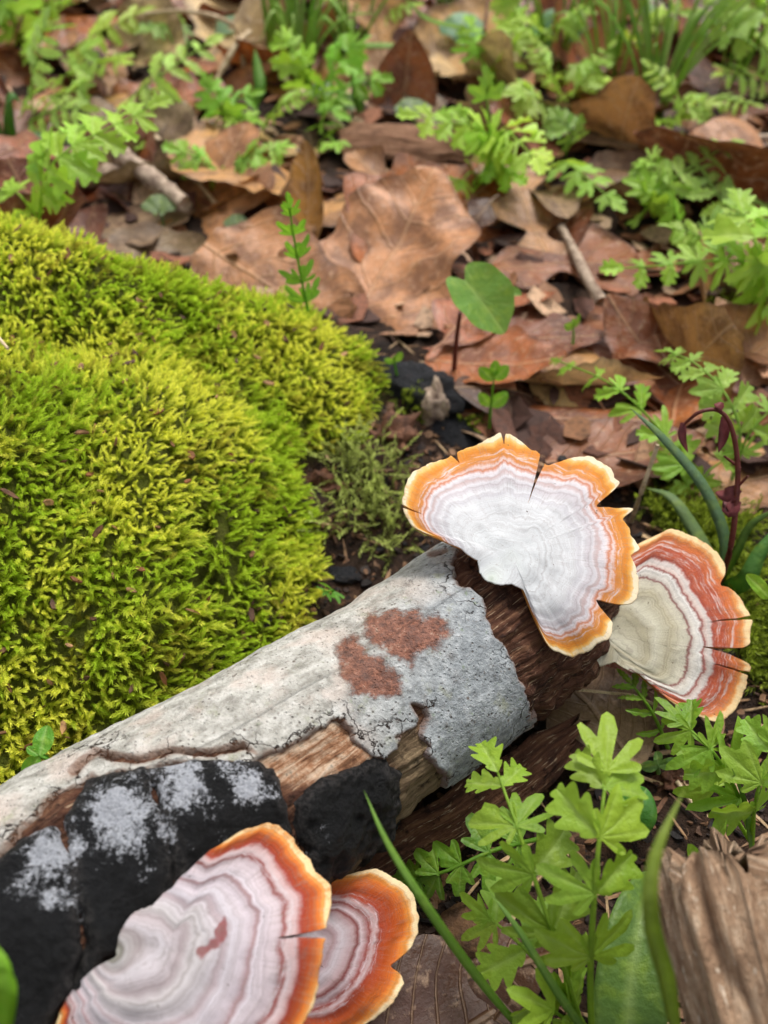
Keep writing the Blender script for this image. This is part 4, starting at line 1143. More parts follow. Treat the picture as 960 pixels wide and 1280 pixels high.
slab('bark_strip', [P(430, 1120, 0.7), P(540, 1050, 0.9), P(640, 985, 1.0), P(722, 915, 1.0)], 0.55, 0.3, 0.8, M_CORE, 'dark strip of rotten bark lying along the foot of the log', 'bark', up=(0.4, -0.5, 0.8), seed=5, ragged=0.5)

def lump(name, q, size, mat, label, cat, seed=0, nu=26, nv=34, amp=0.35, az=0.0, fr=1.0, luvs=False):
    th = np.linspace(0.001, math.pi - 0.001, nu); ph = np.linspace(0, 2 * math.pi, nv, endpoint=False)
    A, B_ = np.meshgrid(th, ph, indexing='ij')
    d = np.stack([np.sin(A) * np.cos(B_), np.sin(A) * np.sin(B_), np.cos(A)], -1)
    d = np.sign(d) * np.abs(d) ** 0.8
    r = 1 + amp * fbm(d * 1.6 * fr + seed, 4, seed)
    p = d * r[..., None] * np.asarray(size)
    c, s = math.cos(az), math.sin(az)
    p = np.stack([p[..., 0] * c - p[..., 1] * s, p[..., 0] * s + p[..., 1] * c, p[..., 2]], -1) + np.asarray(q)
    return solo(name, p.reshape(-1, 3), grid_faces(nu, nv, wrap_v=True), mat, label, cat, origin=np.asarray(q))

lump('charred_wood', G(525, 490, 0.1), (1.5, 0.9, 0.75), M_CHAR, 'black charred lump of wood at the tip of the moss', 'wood', 5, az=-0.5)
lump('charred_wood', G(565, 545, 0.0), (1.3, 0.7, 0.4), M_CHAR, 'low charred wood piece behind the white bracket', 'wood', 6, az=-0.6)
lump('charred_wood', G(425, 720, 0.0), (0.5, 0.3, 0.2), M_CHAR, 'small charcoal bit in the soil beside the log', 'wood', 7)
lump('rotten_wood', G(545, 520, 0.3), (0.35, 0.5, 0.55), M_TWIG, 'pale fibrous splinter lump beside the charred wood', 'wood', 8, amp=0.6)
lump('rotten_wood', G(485, 545, -0.1), (0.9, 0.6, 0.45), M_TWIGD, 'crumbly brown rotten wood under the moss tip', 'wood', 9, amp=0.6, fr=2)
lump('rotten_wood', G(400, 610, -0.1), (0.8, 0.7, 0.4), M_TWIGD, 'brown rotten wood below the cushion moss bay', 'wood', 10, amp=0.6, fr=2)
lump('brown_pebble', G(588, 1170, 0.15), (0.62, 0.55, 0.45), M_STONE, 'rounded brown pebble in the soil beside the small plum bracket', 'pebble', 11, amp=0.12)
lump('brown_pebble', G(540, 1125, 0.1), (0.2, 0.16, 0.12), M_STONE, 'tiny pale brown pebble between log and grass blade', 'pebble', 12, amp=0.12)
lump('soil_clod', G(835, 975, 0.05), (0.35, 0.3, 0.2), M_TWIGD, 'reddish crumbly clod beside the four-leaved seedling', 'clod', 13, amp=0.6, fr=2)

# weathered split wood close by, cracked along the grain
def split_wood():
    c = spline([P(902, 1075, 5.0), P(930, 1180, 4.6), P(975, 1330, 3.6), P(1020, 1500, 0.8)], 110)
    T, N, B = frames(c, (-0.1, -0.5, 0.85))
    k = 150
    a = np.linspace(0, 2 * math.pi, k, endpoint=False)
    u = np.linspace(0, 1, 110)[:, None]
    rr = 1.08 * (1 + 0.06 * fbm(np.stack([u * 1.2 + 0 * a, np.cos(a) * 2 + 0 * u, np.sin(a) * 2 + 0 * u], -1), 3, 4))
    grain = fbm(np.stack([u * 1.6 + 0 * a, np.cos(a) * 6.5 + 0 * u, np.sin(a) * 6.5 + 0 * u], -1), 4, 7)
    crack = sstep(0.30, 0.06, np.abs(vnoise(np.stack([u * 0.9 + 0 * a, np.cos(a) * 2.6 + 0 * u, np.sin(a) * 2.6 + 0 * u], -1), 15))) 
    rr = rr + 0.13 * grain - 0.22 * crack
    end = 0.45 * fbm(np.stack([np.cos(a) * 3, np.sin(a) * 3, 0 * a], -1), 3, 9)
    V = c[:, None, :] + B[:, None, :] * (np.sin(a) * rr * 1.05)[..., None] + N[:, None, :] * (np.cos(a) * rr * 0.8)[..., None]
    V = V + T[:, None, :] * (end[None, :] * sstep(0.25, 0.0, u))[..., None]
    ctr = c[0] + T[0] * 0.2
    inner = V[0] * 0.5 + ctr * 0.5 + T[0] * (0.3 * vnoise(np.stack([np.cos(a) * 6, np.sin(a) * 6, 0 * a], -1), 3))[:, None]
    Vf = np.vstack([ctr[None], inner, V.reshape(-1, 3)])
    i = np.arange(k, dtype=np.int32)
    F = [np.stack([np.zeros(k, np.int32), 1 + (i + 1) % k, 1 + i], 1).astype(np.int32), grid_faces(111, k, wrap_v=True) + 1]
    L = 8.0
    luv = np.vstack([[[0, 0, 0]], np.stack([0 * a, a, 0 * a], -1), np.stack([u * L + 0 * a, a * 1.0 + 0 * u, 0 * u * a], -1).reshape(-1, 3)])
    solo('split_wood', Vf, F, M_CHUNK, 'weathered tan chunk of split wood, cracked along the grain, beside the broad green leaf', 'wood', luv=luv, origin=c[20])
split_wood()

# bits caught on the moss
n = 420
dx_ = rng.uniform(-13, 1, n); dy_ = rng.uniform(9, 27, n)
ok = mound(dx_, dy_) > 0.9
scraps('moss_debris', dx_[ok], dy_[ok], rng.uniform(0.28, 0.5, ok.sum()), 0.26, 0.35, [C(120, 84, 56), C(164, 124, 84), C(84, 58, 42), C(140, 90, 56)], 'tiny brown leaf bits and needles caught in the cushion moss', 0.6)
stick('dry_needle', [P(-4, 420, 5.6), P(10, 436, 5.7)], 0.05, 0.03, M_STRAW, 'pale dry needle lying on the moss at its edge', cat='needle', n=8, lump=0.05)

# ------------------------------------------------------------------ green plants
def star_leaf(lobes, seed, nphi=56, rings=(0.0, 0.3, 0.6, 0.85, 1.0), tooth=0.06, cup=0.18, base_r=0.07, fold=0.25):
    """leaf blade of unit length along +x with lobes (degrees, length, half width in degrees)"""
    ph = np.linspace(-2.9, 2.9, nphi)
    r = np.full(nphi, base_r)
    for a, l, wd in lobes:
        x = (np.degrees(ph) - a) / wd
        r = np.maximum(r, l * np.clip(1 - np.abs(x) ** 2.6, 0, 1) ** 0.42)
    r = r * (1 + tooth * np.sin(ph * 23 + seed) * (r > 0.25))
    r = np.maximum(np.convolve(np.concatenate([[r[0]], r, [r[-1]]]), [0.2, 0.6, 0.2], 'valid'), base_r)
    V = []; vein = []
    for s in rings:
        x = s * r * np.cos(ph); y = s * r * np.sin(ph)
        d = np.full(nphi, 9.0)
        for a, l, wd in lobes:
            d = np.minimum(d, np.abs(np.degrees(ph) - a) / wd)
        z = -cup * x ** 2 + fold * np.abs(y) * 0.5 - 0.35 * cup * y ** 2 + 0.05 * vnoise(np.stack([x * 4, y * 4, 0 * x + seed], -1), seed) + 0.05 * (1 - np.clip(d, 0, 1)) * -s
        V.append(np.stack([x, y, z], -1)); vein.append(sstep(0.22, 0.0, d) * (1 - 0.5 * s))
    return np.concatenate(V), grid_faces(len(rings), nphi), np.concatenate(vein)

def spine_leaf(seed, wid=0.24, scallops=4, nu=26, nv=7, cup=0.2, depth=0.45, fold=0.2, tip=0.9):
    """oblong leaflet of unit length along +x with scalloped sides"""
    t = np.linspace(0, 1, nu); v = np.linspace(-1, 1, nv)
    wf = np.sin(np.pi * np.clip(t, 0, 1) ** 0.8) ** 0.6 * wid * (1 - depth + depth * np.abs(np.cos(t * scallops * math.pi)))
    wf = np.maximum(wf, 0.012)
    T, Vv = np.meshgrid(t, v, indexing='ij')
    Y = Vv * wf[:, None]
    X = T + 0.25 * np.abs(Y)
    Z = -cup * X ** 2 + fold * np.abs(Y) + 0.04 * vnoise(np.stack([X * 4, Y * 6, 0 * X], -1), seed)
    return np.stack([X, Y, Z], -1).reshape(-1, 3), grid_faces(nu, nv), sstep(0.3, 0.0, np.abs(Vv)).ravel()

def pool(name, fn, n):
    out = []
    for k in range(n):
        V, F, ve = fn(k)
        out.append(mesh_data(name, V, F, M_GREEN, True, vein=ve))
    return out

R_ = random.Random(5)
def j(a, b):
    return R_.uniform(a, b)
NAR = pool('cut_leaflet', lambda k: star_leaf([(j(-5, 5), 1.0, j(12, 15)), (j(25, 33), j(.62, .82), j(10, 13)), (j(-33, -25), j(.62, .82), j(10, 13)), (j(56, 68), j(.36, .55), j(13, 17)), (j(-68, -56), j(.36, .55), j(13, 17))], k, cup=j(0.05, 0.35), fold=j(0.0, 0.4)), 8)
def lobed(k):
    V, F, ve = spine_leaf(k + 40, j(.38, .46), R_.choice([2, 3, 3]), nu=40, nv=9, cup=j(.05, .3), depth=j(.5, .66), fold=j(.1, .35))
    V[:, 0] += 0.42 * np.abs(V[:, 1]) - 0.02; V *= 0.95
    return V, F, ve
LOB = pool('lobed_leaflet', lobed, 6)
WID = pool('wide_leaflet', lambda k: star_leaf([(j(-6, 6), 1.0, j(15, 20)), (j(26, 36), j(.72, .9), j(13, 17)), (j(-36, -26), j(.72, .9), j(13, 17)), (j(62, 76), j(.42, .6), j(15, 20)), (j(-76, -62), j(.42, .6), j(15, 20))], k, cup=j(0.05, 0.35), fold=j(0.0, 0.4)), 6)
CUT = LOB + WID[:3] + NAR[:2]
TRI = pool('trifid_leaflet', lambda k: star_leaf([(j(-6, 6), 1.0, j(17, 23)), (j(32, 42), j(.6, .85), j(15, 20)), (j(-42, -32), j(.6, .85), j(15, 20))], k + 20, cup=j(0.0, 0.3), fold=j(0.1, 0.4)), 6)
PIN = pool('pinna', lambda k: spine_leaf(k, j(.2, .27), R_.choice([3, 4, 5]), cup=j(.05, .3), depth=j(.3, .55)), 6)
OVA = pool('smooth_leaflet', lambda k: spine_leaf(k + 9, j(.3, .36), 1, cup=j(.05, .25), depth=0.0, fold=0.15), 4)
KIND = {'fine': LOB + WID[:3], 'cut': CUT, 'tri': TRI, 'pin': PIN, 'ova': OVA}
GREENS = [C(122, 178, 54), C(136, 188, 64), C(108, 164, 48), C(148, 192, 82), C(126, 172, 74), C(98, 152, 46)]

def basis(x, z):
    x = unit(x); z = unit(z - x * (z @ x)); y = np.cross(z, x)
    return Matrix(((x[0], y[0], z[0], 0), (x[1], y[1], z[1], 0), (x[2], y[2], z[2], 0), (0, 0, 0, 1)))

def frond(plant, origin, pts, n, size, kind, stem_r=0.05, col=None, face=(0, -0.45, 0.9), start=0.25, ang=58, taper=0.75, tip=1.0, first=1.0, droop=0.1, seed=0, stemcol=None, wide=1.0):
    r = random.Random(seed)
    col = col if col is not None else r.choice(GREENS)
    col = tuple(np.array(col) * np.array([1.22, 0.98, 0.80]))
    c = spline(pts, 26)
    V, F = tube(c, np.linspace(stem_r, stem_r * 0.45, 26), 6)
    st = part('stalk', V, F, M_BLADE, plant, origin, color=stemcol or tuple(0.9 * x for x in col), vein=np.zeros(len(V)))
    T = unit(np.gradient(c, axis=0))
    seg = np.linalg.norm(np.diff(c, axis=0), axis=1).sum()
    ms = KIND[kind]
    def put(p, d, nz, s):
        d = unit(d + np.array([r.gauss(0, .09), r.gauss(0, .09), r.gauss(0, .07)]))
        nz = unit(nz + np.array([r.gauss(0, .22), r.gauss(0, .22), r.gauss(0, .1)]))
        m = Matrix.Translation(tuple(p - np.asarray(origin))) @ basis(d, nz) @ Matrix.Diagonal((s, s * wide, s, 1))
        cc = np.array(col) * r.uniform(0.75, 1.22) * np.array([r.uniform(.92, 1.1), 1, r.uniform(.85, 1.15)])
        link('leaflet', r.choice(ms), st, matrix=m, color=tuple(np.clip(cc, 0, .9)))
    fz = unit(np.array(face, float))
    for k in range(n):
        f = start + (0.93 - start) * k / max(1, n - 1)
        x = f * 25; i = int(x); p = c[min(i, 25)] * (1 - (x - i)) + c[min(i + 1, 25)] * (x - i)
        t = T[min(i, 25)]
        nz = unit(fz - t * (fz @ t)); b = np.cross(nz, t)
        s = size * (first + (1 - first) * min(1, k / max(1, n * 0.3))) * (1 - taper * (k / max(1, n)) ** 1.3)
        a = math.radians(ang * r.uniform(.88, 1.12))
        for sg in (1, -1):
            put(p, t * math.cos(a) + b * sg * math.sin(a) - np.array([0, 0, droop]), nz, s * r.uniform(.88, 1.1))
    nz = unit(fz - T[-1] * (fz @ T[-1]))
    put(c[-1], T[-1], nz, size * tip * (1 - taper * 0.7))
    return st

def plant(name, base, label, cat='plant', group='small cut-leaved plants of the forest floor'):
    b = np.asarray(base, float)
    return thing(name, b, label, cat, group), b

seedc = [100]
def simple_plant(label, fronds, name='cutleaf_plant'):
    """fronds: list of (list of (px, py, z), pairs, leaflet size, kind, options)"""
    q = fronds[0][0][0]
    t, b = plant(name, P(*q), label)
    for pts, n, s, kd, opt in fronds:
        seedc[0] += 1
        frond(t, b, [P(*p) for p in pts], n, s, kd, seed=seedc[0], **opt)

LG = C(150, 200, 84); MG = C(118, 172, 52); DG = C(74, 120, 44); YG = C(160, 200, 60)
# close by, lower right of the photograph
simple_plant('tall bright cut-leaf plant with two upright fronds in front of the log end', [
    ([(742, 1330, .3), (738, 1230, 2.6), (742, 1130, 4.2), (750, 1040, 5.0), (758, 965, 5.2)], 4, 1.0, 'fine', dict(col=C(132, 180, 62), stem_r=.06, start=.34, ang=52, taper=.25, tip=1.25)),
    ([(742, 1330, .3), (705, 1210, 2.8), (672, 1110, 3.8), (645, 1030, 4.2), (622, 965, 4.2)], 4, .95, 'fine', dict(col=C(128, 176, 60), stem_r=.05, start=.36, ang=56, taper=.4, tip=1.1)),
])
simple_plant('low cut-leaf frond reaching over the pebble beside the upright plant', [
    ([(742, 1300, .6), (700, 1235, 2.0), (650, 1180, 2.4), (612, 1148, 2.4)], 3, 1.0, 'cut', dict(col=C(134, 186, 66), start=.3, ang=60, taper=.4)),
    ([(742, 1300, .6), (715, 1280, 1.6), (690, 1262, 2.2)], 1, 1.1, 'cut', dict(col=C(126, 178, 62), start=.6, taper=.2)),
])
simple_plant('shaded dark green cut-leaf frond lying against the foot of the log', [
    ([(690, 1045, .5), (620, 1062, 1.3), (560, 1088, 1.2), (515, 1100, .9)], 5, .75, 'tri', dict(col=C(92, 148, 46), start=.2, ang=64, taper=.45)),
])
simple_plant('small five-lobed leaf on a thin stalk above the split wood', [
    ([(868, 1110, .3), (872, 1090, 1.6), (874, 1082, 2.0)], 2, .95, 'tri', dict(col=C(126, 178, 62), start=.75, ang=52, taper=.1, tip=1.0, wide=.75)),
])
simple_plant('bright cut-leaf plant beneath the tip of the cream bracket', [
    ([(940, 1055, .3), (925, 1000, 1.8), (895, 945, 2.8), (855, 905, 3.0)], 4, 1.05, 'cut', dict(col=C(120, 178, 58), start=.35, ang=55, taper=.45)),
    ([(940, 1055, .3), (945, 1000, 2.4), (965, 930, 3.2)], 3, 1.0, 'cut', dict(col=C(130, 184, 64), start=.4, ang=55, taper=.4)),
    ([(940, 1055, .3), (905, 1000, 1.4), (880, 965, 1.8)], 1, .8, 'tri', dict(col=C(140, 190, 70), start=.7, taper=.2)),
])
simple_plant('sharp green sprig pushing up under the cream bracket rim', [
    ([(835, 935, .3), (815, 890, 1.6), (790, 855, 1.9)], 4, .62, 'pin', dict(col=C(112, 170, 54), start=.25, ang=40, taper=.4, wide=.7)),
])
simple_plant('light green leaf tip entering from the side by the mossy soil', [
    ([(1010, 800, .5), (985, 770, 2.6), (962, 748, 3.2)], 0, 1.0, 'ova', dict(col=C(128, 196, 66), taper=.0, wide=.5, tip=1.0)),
])
# middle right
simple_plant('cut-leaf sprig with long leaflets arching over the pale folded leaf', [
    ([(880, 620, .2), (850, 570, 1.2), (800, 510, 2.2), (755, 475, 2.4), (700, 452, 2.0)], 6, 1.0, 'cut', dict(col=C(128, 188, 62), start=.2, ang=50, taper=.6, wide=.75)),
])
simple_plant('pale cut-leaf sprig beside the red flower stem', [
    ([(915, 600, .2), (925, 540, 1.8), (905, 490, 2.6), (870, 455, 2.8), (838, 440, 2.6)], 6, .95, 'cut', dict(col=C(142, 196, 90), start=.25, ang=62, taper=.5)),
    ([(915, 600, .2), (935, 545, 1.6), (965, 510, 2.2)], 3, .85, 'cut', dict(col=C(136, 192, 84), start=.3, taper=.4)),
])
simple_plant('low pale leaflets between the strap leaf and the flower stem', [
    ([(865, 618, .1), (850, 590, .8), (835, 560, 1.2)], 3, .7, 'tri', dict(col=C(138, 192, 80), start=.2, taper=.4)),
    ([(865, 618, .1), (885, 590, .8), (905, 575, 1.0)], 2, .6, 'tri', dict(col=C(138, 192, 80), start=.3, taper=.4)),
])
simple_plant('slender green sprig standing at the far edge of the cushion moss', [
    ([(385, 388, 3.2), (377, 350, 4.2), (368, 300, 5.6), (362, 262, 6.6)], 5, .8, 'tri', dict(col=C(96, 178, 50), start=.1, ang=38, taper=.55, wide=.7)),
])
simple_plant('tiny green sprout in the gap beside the rolled leaf', [
    ([(612, 535, .2), (614, 505, 1.0), (618, 470, 1.9)], 2, .6, 'ova', dict(col=C(104, 178, 54), start=.45, ang=40, taper=.3)),
], 'seedling')
simple_plant('tiny green sprout on the wrinkled tan leaf', [([(716, 430, .7), (717, 418, 1.1), (716, 405, 1.5)], 1, .45, 'ova', dict(col=C(96, 176, 56), start=.8, ang=40))], 'seedling')
simple_plant('small four-leaved seedling on dark soil beside the cut-leaf plant', [([(823, 966, .15), (823, 960, .5), (823, 956, .6)], 2, .40, 'ova', dict(col=C(110, 160, 100), start=.8, ang=75, taper=0, tip=.9))], 'seedling')
simple_plant('tiny green sprout at the charred lump of wood', [([(496, 468, .9), (494, 458, 1.2), (493, 450, 1.5)], 1, .4, 'ova', dict(col=C(80, 150, 50), start=.8, ang=35))], 'seedling')
simple_plant('small green sprout at the crack between moss and log', [([(420, 742, .4), (415, 738, .9), (408, 740, 1.1)], 2, .4, 'tri', dict(col=C(70, 146, 44), start=.4, ang=60))], 'seedling')
simple_plant('single green leaf peeping between moss and log near the frame edge', [([(70, 960, 2.6), (60, 948, 3.1), (52, 942, 3.2)], 0, .0, 'ova', dict(col=C(86, 158, 50), tip=1.0)), ([(70, 960, 2.6), (60, 950, 3.2), (48, 944, 3.3)], 1, .55, 'ova', dict(col=C(86, 158, 50), start=.9, ang=60))], 'seedling')

# far plants: list of (label, fronds given as (base, mid, tip), pairs, size, kind, colour)
def F3(label, *fr, name='fern_plant'):
    out = []
    for base, mid, tip, n, s, kd, col in fr:
        out.append(([base, mid, tip], n, s * 1.04, kd, dict(col=tuple(np.minimum(np.array(col) * 1.14 + 0.01, .9)), stem_r=.06, start=.22, ang=62, taper=.55, first=.85)))
    simple_plant(label, out, name)

F3('ladder-like pale fern standing near the frame edge behind the moss', ((42, 150, .2), (40, 105, 2.6), (55, 38, 4.8), 7, 1.5, 'pin', C(150, 204, 108)))
F3('leaning pale fern spray above the broken sticks', ((150, 135, .3), (185, 105, 2.4), (256, 56, 3.6), 7, 1.7, 'pin', C(150, 204, 96)))
F3('big arching fern frond rising over the moss edge', ((48, 275, 3.0), (70, 200, 5.2), (185, 135, 6.0), 8, 1.5, 'cut', C(142, 200, 70)), ((48, 275, 3.0), (30, 250, 3.8), (18, 238, 4.0), 2, 1.0, 'cut', C(146, 196, 72)))
F3('flat fern frond beneath the arching one', ((20, 165, .4), (60, 140, 1.6), (100, 135, 2.0), 5, 1.4, 'pin', C(146, 198, 90)), ((120, 175, .4), (140, 165, 1.5), (165, 180, 1.6), 3, 1.3, 'cut', C(136, 190, 84)))
F3('feathery top corner fern with broad blurred leaflets', ((30, 60, .5), (55, 20, 3.0), (75, -25, 5.0), 6, 2.4, 'cut', C(140, 196, 64)), ((30, 60, .5), (10, 10, 3.0), (-25, -20, 4.0), 5, 2.2, 'cut', C(120, 178, 70)))
F3('yellow-green fern frond slanting beneath the bent straw', ((80, 75, .4), (115, 45, 2.2), (170, 18, 3.2), 7, 1.6, 'pin', C(158, 200, 90)), ((100, 92, .4), (125, 78, 1.6), (150, 75, 2.2), 4, 1.3, 'cut', C(140, 192, 80)))
F3('low fern leaflets around the bent straw foot', ((240, 50, .4), (220, 30, 1.5), (185, 35, 2.0), 4, 1.6, 'cut', C(116, 170, 84)), ((262, 140, .4), (280, 130, 1.8), (310, 120, 2.2), 4, 1.2, 'pin', C(104, 170, 52)))
F3('spreading pinnate plant between straw stalk and tan leaf', ((278, 222, .3), (262, 205, 1.4), (226, 190, 1.9), 4, 1.25, 'cut', C(122, 184, 72)), ((278, 222, .3), (300, 200, 1.6), (345, 186, 2.2), 5, 1.25, 'cut', C(132, 190, 84)))
F3('upright cut-leaf sprig at the straw foot', ((280, 168, .3), (278, 140, 1.9), (262, 110, 2.8), 4, 1.3, 'tri', C(110, 180, 56)), ((280, 168, .3), (290, 150, 1.4), (310, 150, 1.6), 3, 1.1, 'tri', C(124, 184, 66)))
F3('bright leafy clump inside the grass tuft', ((400, 130, .4), (410, 95, 2.5), (440, 60, 3.6), 5, 1.6, 'cut', C(120, 190, 56)), ((400, 130, .4), (380, 90, 2.6), (360, 50, 3.6), 5, 1.6, 'cut', C(130, 190, 60)), ((400, 130, .4), (430, 110, 1.8), (470, 100, 2.2), 4, 1.3, 'cut', C(110, 176, 56)))
F3('low leafy sprig below the grass tuft', ((400, 165, .3), (405, 145, 1.6), (425, 120, 2.0), 4, 1.2, 'tri', C(112, 176, 58)), ((400, 178, .3), (410, 170, 1.0), (420, 180, 1.2), 2, 1.0, 'tri', C(120, 184, 60)))
F3('tall cut-leaf plant rising beside the bark slab', ((600, 248, .3), (612, 195, 2.6), (608, 110, 5.0), 3, 1.2, 'tri', C(112, 176, 58)), ((600, 230, .8), (612, 170, 3.2), (526, 146, 4.2), 7, 1.5, 'cut', C(150, 208, 76)),
   ((600, 230, .8), (625, 165, 3.4), (668, 196, 3.6), 6, 1.6, 'cut', C(158, 208, 86)), ((600, 230, .8), (610, 205, 2.0), (640, 218, 2.0), 3, 1.2, 'cut', C(128, 192, 52)), ((600, 230, .8), (590, 215, 1.6), (575, 228, 1.8), 2, 1.0, 'cut', C(140, 196, 64)))
F3('pale fern frond low behind the curled orange leaf', ((690, 150, .4), (675, 125, 1.8), (655, 118, 2.2), 4, 1.6, 'cut', C(150, 196, 96)), ((700, 110, .4), (715, 85, 2.0), (745, 80, 2.6), 4, 1.5, 'cut', C(144, 192, 88)))
F3('feathery frond drooping toward the bent grey leaf', ((690, 215, .3), (710, 205, 1.8), (765, 250, 1.6), 6, 1.25, 'tri', C(140, 196, 84)))
F3('dull green frond beside the grass foot', ((705, 195, .3), (715, 170, 1.5), (700, 150, 2.0), 4, 1.2, 'cut', C(108, 160, 70)))
F3('wide pale fern spray reaching right of the oak leaf', ((795, 280, .3), (815, 245, 1.8), (815, 200, 2.6), 5, 1.3, 'cut', C(130, 186, 66)), ((795, 280, .3), (840, 225, 2.4), (912, 180, 3.2), 7, 1.3, 'pin', C(150, 200, 98)))
F3('pale ladder fern pointing down beside the fern spray', ((935, 300, .3), (905, 255, 2.0), (872, 205, 2.8), 6, 1.3, 'pin', C(152, 200, 108)))
F3('broad-leaved cut plant at the frame edge over the rotten branch', ((958, 400, .3), (935, 330, 2.6), (780, 335, 2.8), 8, 1.25, 'cut', C(132, 192, 70)), ((958, 400, .3), (950, 320, 3.4), (930, 268, 4.0), 4, 1.9, 'cut', C(150, 204, 80)), ((958, 400, .3), (975, 330, 3.0), (1010, 300, 3.4), 4, 1.6, 'cut', C(140, 198, 76)))
F3('dull pale fern behind the broad-leaved plant', ((870, 330, .3), (880, 300, 1.6), (900, 285, 2.2), 4, 1.4, 'cut', C(124, 172, 92)), ((845, 300, .3), (848, 280, 1.4), (842, 258, 2.2), 3, 1.1, 'tri', C(110, 178, 56)))
F3('far corner fern with long soft fronds', ((985, 90, .4), (935, 40, 3.0), (880, 20, 3.8), 7, 1.9, 'pin', C(146, 194, 90)), ((985, 90, .4), (960, 20, 4.0), (900, -15, 4.6), 7, 2.0, 'cut', C(140, 190, 82)))
F3('fern frond lying beyond the arching grass', ((980, 110, .4), (945, 95, 1.4), (905, 92, 2.0), 5, 1.4, 'pin', C(150, 200, 86)))
F3('soft fern clump at the top beside the orange leaf', ((660, 60, .4), (650, 25, 2.8), (640, -15, 4.4), 6, 1.9, 'cut', C(150, 198, 90)), ((660, 60, .4), (690, 35, 2.6), (720, 20, 3.4), 5, 1.7, 'cut', C(146, 196, 86)))
F3('yellow-green fern clump at the grass foot', ((830, 165, .3), (800, 130, 2.0), (760, 110, 2.6), 5, 1.5, 'cut', C(150, 200, 76)), ((830, 165, .3), (850, 140, 1.6), (880, 130, 2.0), 4, 1.3, 'cut', C(148, 196, 86)), ((830, 165, .3), (825, 150, 1.2), (842, 165, 1.4), 3, 1.1, 'tri', C(146, 200, 70)))
F3('small fern between curled tan leaf and corner fern', ((790, 75, .3), (800, 45, 2.2), (830, 20, 3.2), 5, 1.6, 'cut', C(152, 200, 84)))
F3('fern tip at the very top above the bark slab', ((500, 30, .3), (460, 0, 2.0), (420, 5, 2.4), 5, 1.7, 'pin', C(148, 200, 84)), ((630, 20, .3), (620, -15, 2.0), (600, -30, 2.6), 4, 1.7, 'cut', C(140, 196, 80)))
F3('small bushy sprig above the tall cut-leaf plant', ((620, 105, .3), (600, 70, 2.4), (590, 35, 3.2), 5, 1.4, 'cut', C(118, 186, 54)), ((620, 105, .3), (640, 60, 2.6), (650, 20, 3.4), 5, 1.5, 'cut', C(150, 200, 80)))
F3('cluster of fern leaflets beyond the flat fern', ((100, 105, .3), (85, 92, 1.4), (108, 62, 2.4), 4, 1.4, 'cut', C(146, 198, 96)), ((60, 120, .3), (80, 118, 1.2), (100, 110, 1.6), 3, 1.3, 'cut', C(140, 192, 88)))
F3('fern frond half cut by the side edge beside the russet leaf', ((975, 230, .3), (950, 215, 1.6), (935, 195, 2.0), 4, 1.3, 'cut', C(140, 190, 90)), ((990, 280, .3), (955, 262, 2.0), (925, 268, 2.2), 4, 1.4, 'cut', C(150, 204, 90)))

F3('thin feathery fern among the grass stems beside the tall plant', ((700, 130, .3), (690, 95, 2.4), (668, 55, 3.6), 8, 1.0, 'pin', C(150, 200, 92)), ((700, 130, .3), (725, 105, 2.0), (760, 60, 3.2), 8, 1.0, 'pin', C(146, 196, 84)))
F3('low feathery fern under the arching grass', ((860, 150, .3), (890, 125, 1.8), (940, 130, 2.2), 8, .95, 'pin', C(140, 190, 80)), ((860, 150, .3), (845, 115, 2.2), (815, 85, 3.0), 7, 1.0, 'pin', C(152, 200, 88)))
F3('soft fern frond beyond the spreading pinnate plant', ((330, 160, .3), (345, 135, 1.8), (375, 120, 2.4), 7, .9, 'pin', C(140, 192, 76)), ((330, 160, .3), (312, 145, 1.5), (290, 152, 1.8), 6, .9, 'pin', C(132, 186, 70)))
F3('small feathery fern at the top beside the grey stick', ((440, 45, .3), (470, 20, 2.2), (515, 8, 3.0), 8, 1.1, 'pin', C(146, 198, 86)))
F3('feathery fern between ladder fern and dull fern', ((900, 345, .3), (880, 300, 1.8), (842, 285, 2.2), 8, .9, 'pin', C(144, 196, 92)))
F3('small fern with narrow leaflets near the fallen twig', ((935, 235, .3), (905, 215, 1.6), (868, 222, 1.8), 7, .85, 'pin', C(150, 204, 96)))

# ------------------------------------------------------------------ grass
def blade_mesh(pts, wid, n=22, fold=0.3, tip=0.0, face=(0, -0.5, 0.85)):
    c = spline(pts, n)
    T, N, B = frames(c, face)
    u = np.linspace(0, 1, n)
    ww = wid * np.clip(1 - u ** 3, 0.02, 1) * (0.55 + 0.45 * sstep(0, 0.3, u))
    L = c - B * ww[:, None] + N * (fold * ww)[:, None]
    Rr = c + B * ww[:, None] + N * (fold * ww)[:, None]
    V = np.stack([L, c, Rr, c - N * 0.012], 1)
    V[:, 3] -= N * (0.25 * ww)[:, None]
    ve = np.tile(np.array([0, 1.0, 0, 0]), n)
    return V.reshape(-1, 3), grid_faces(n, 4, wrap_v=True), ve

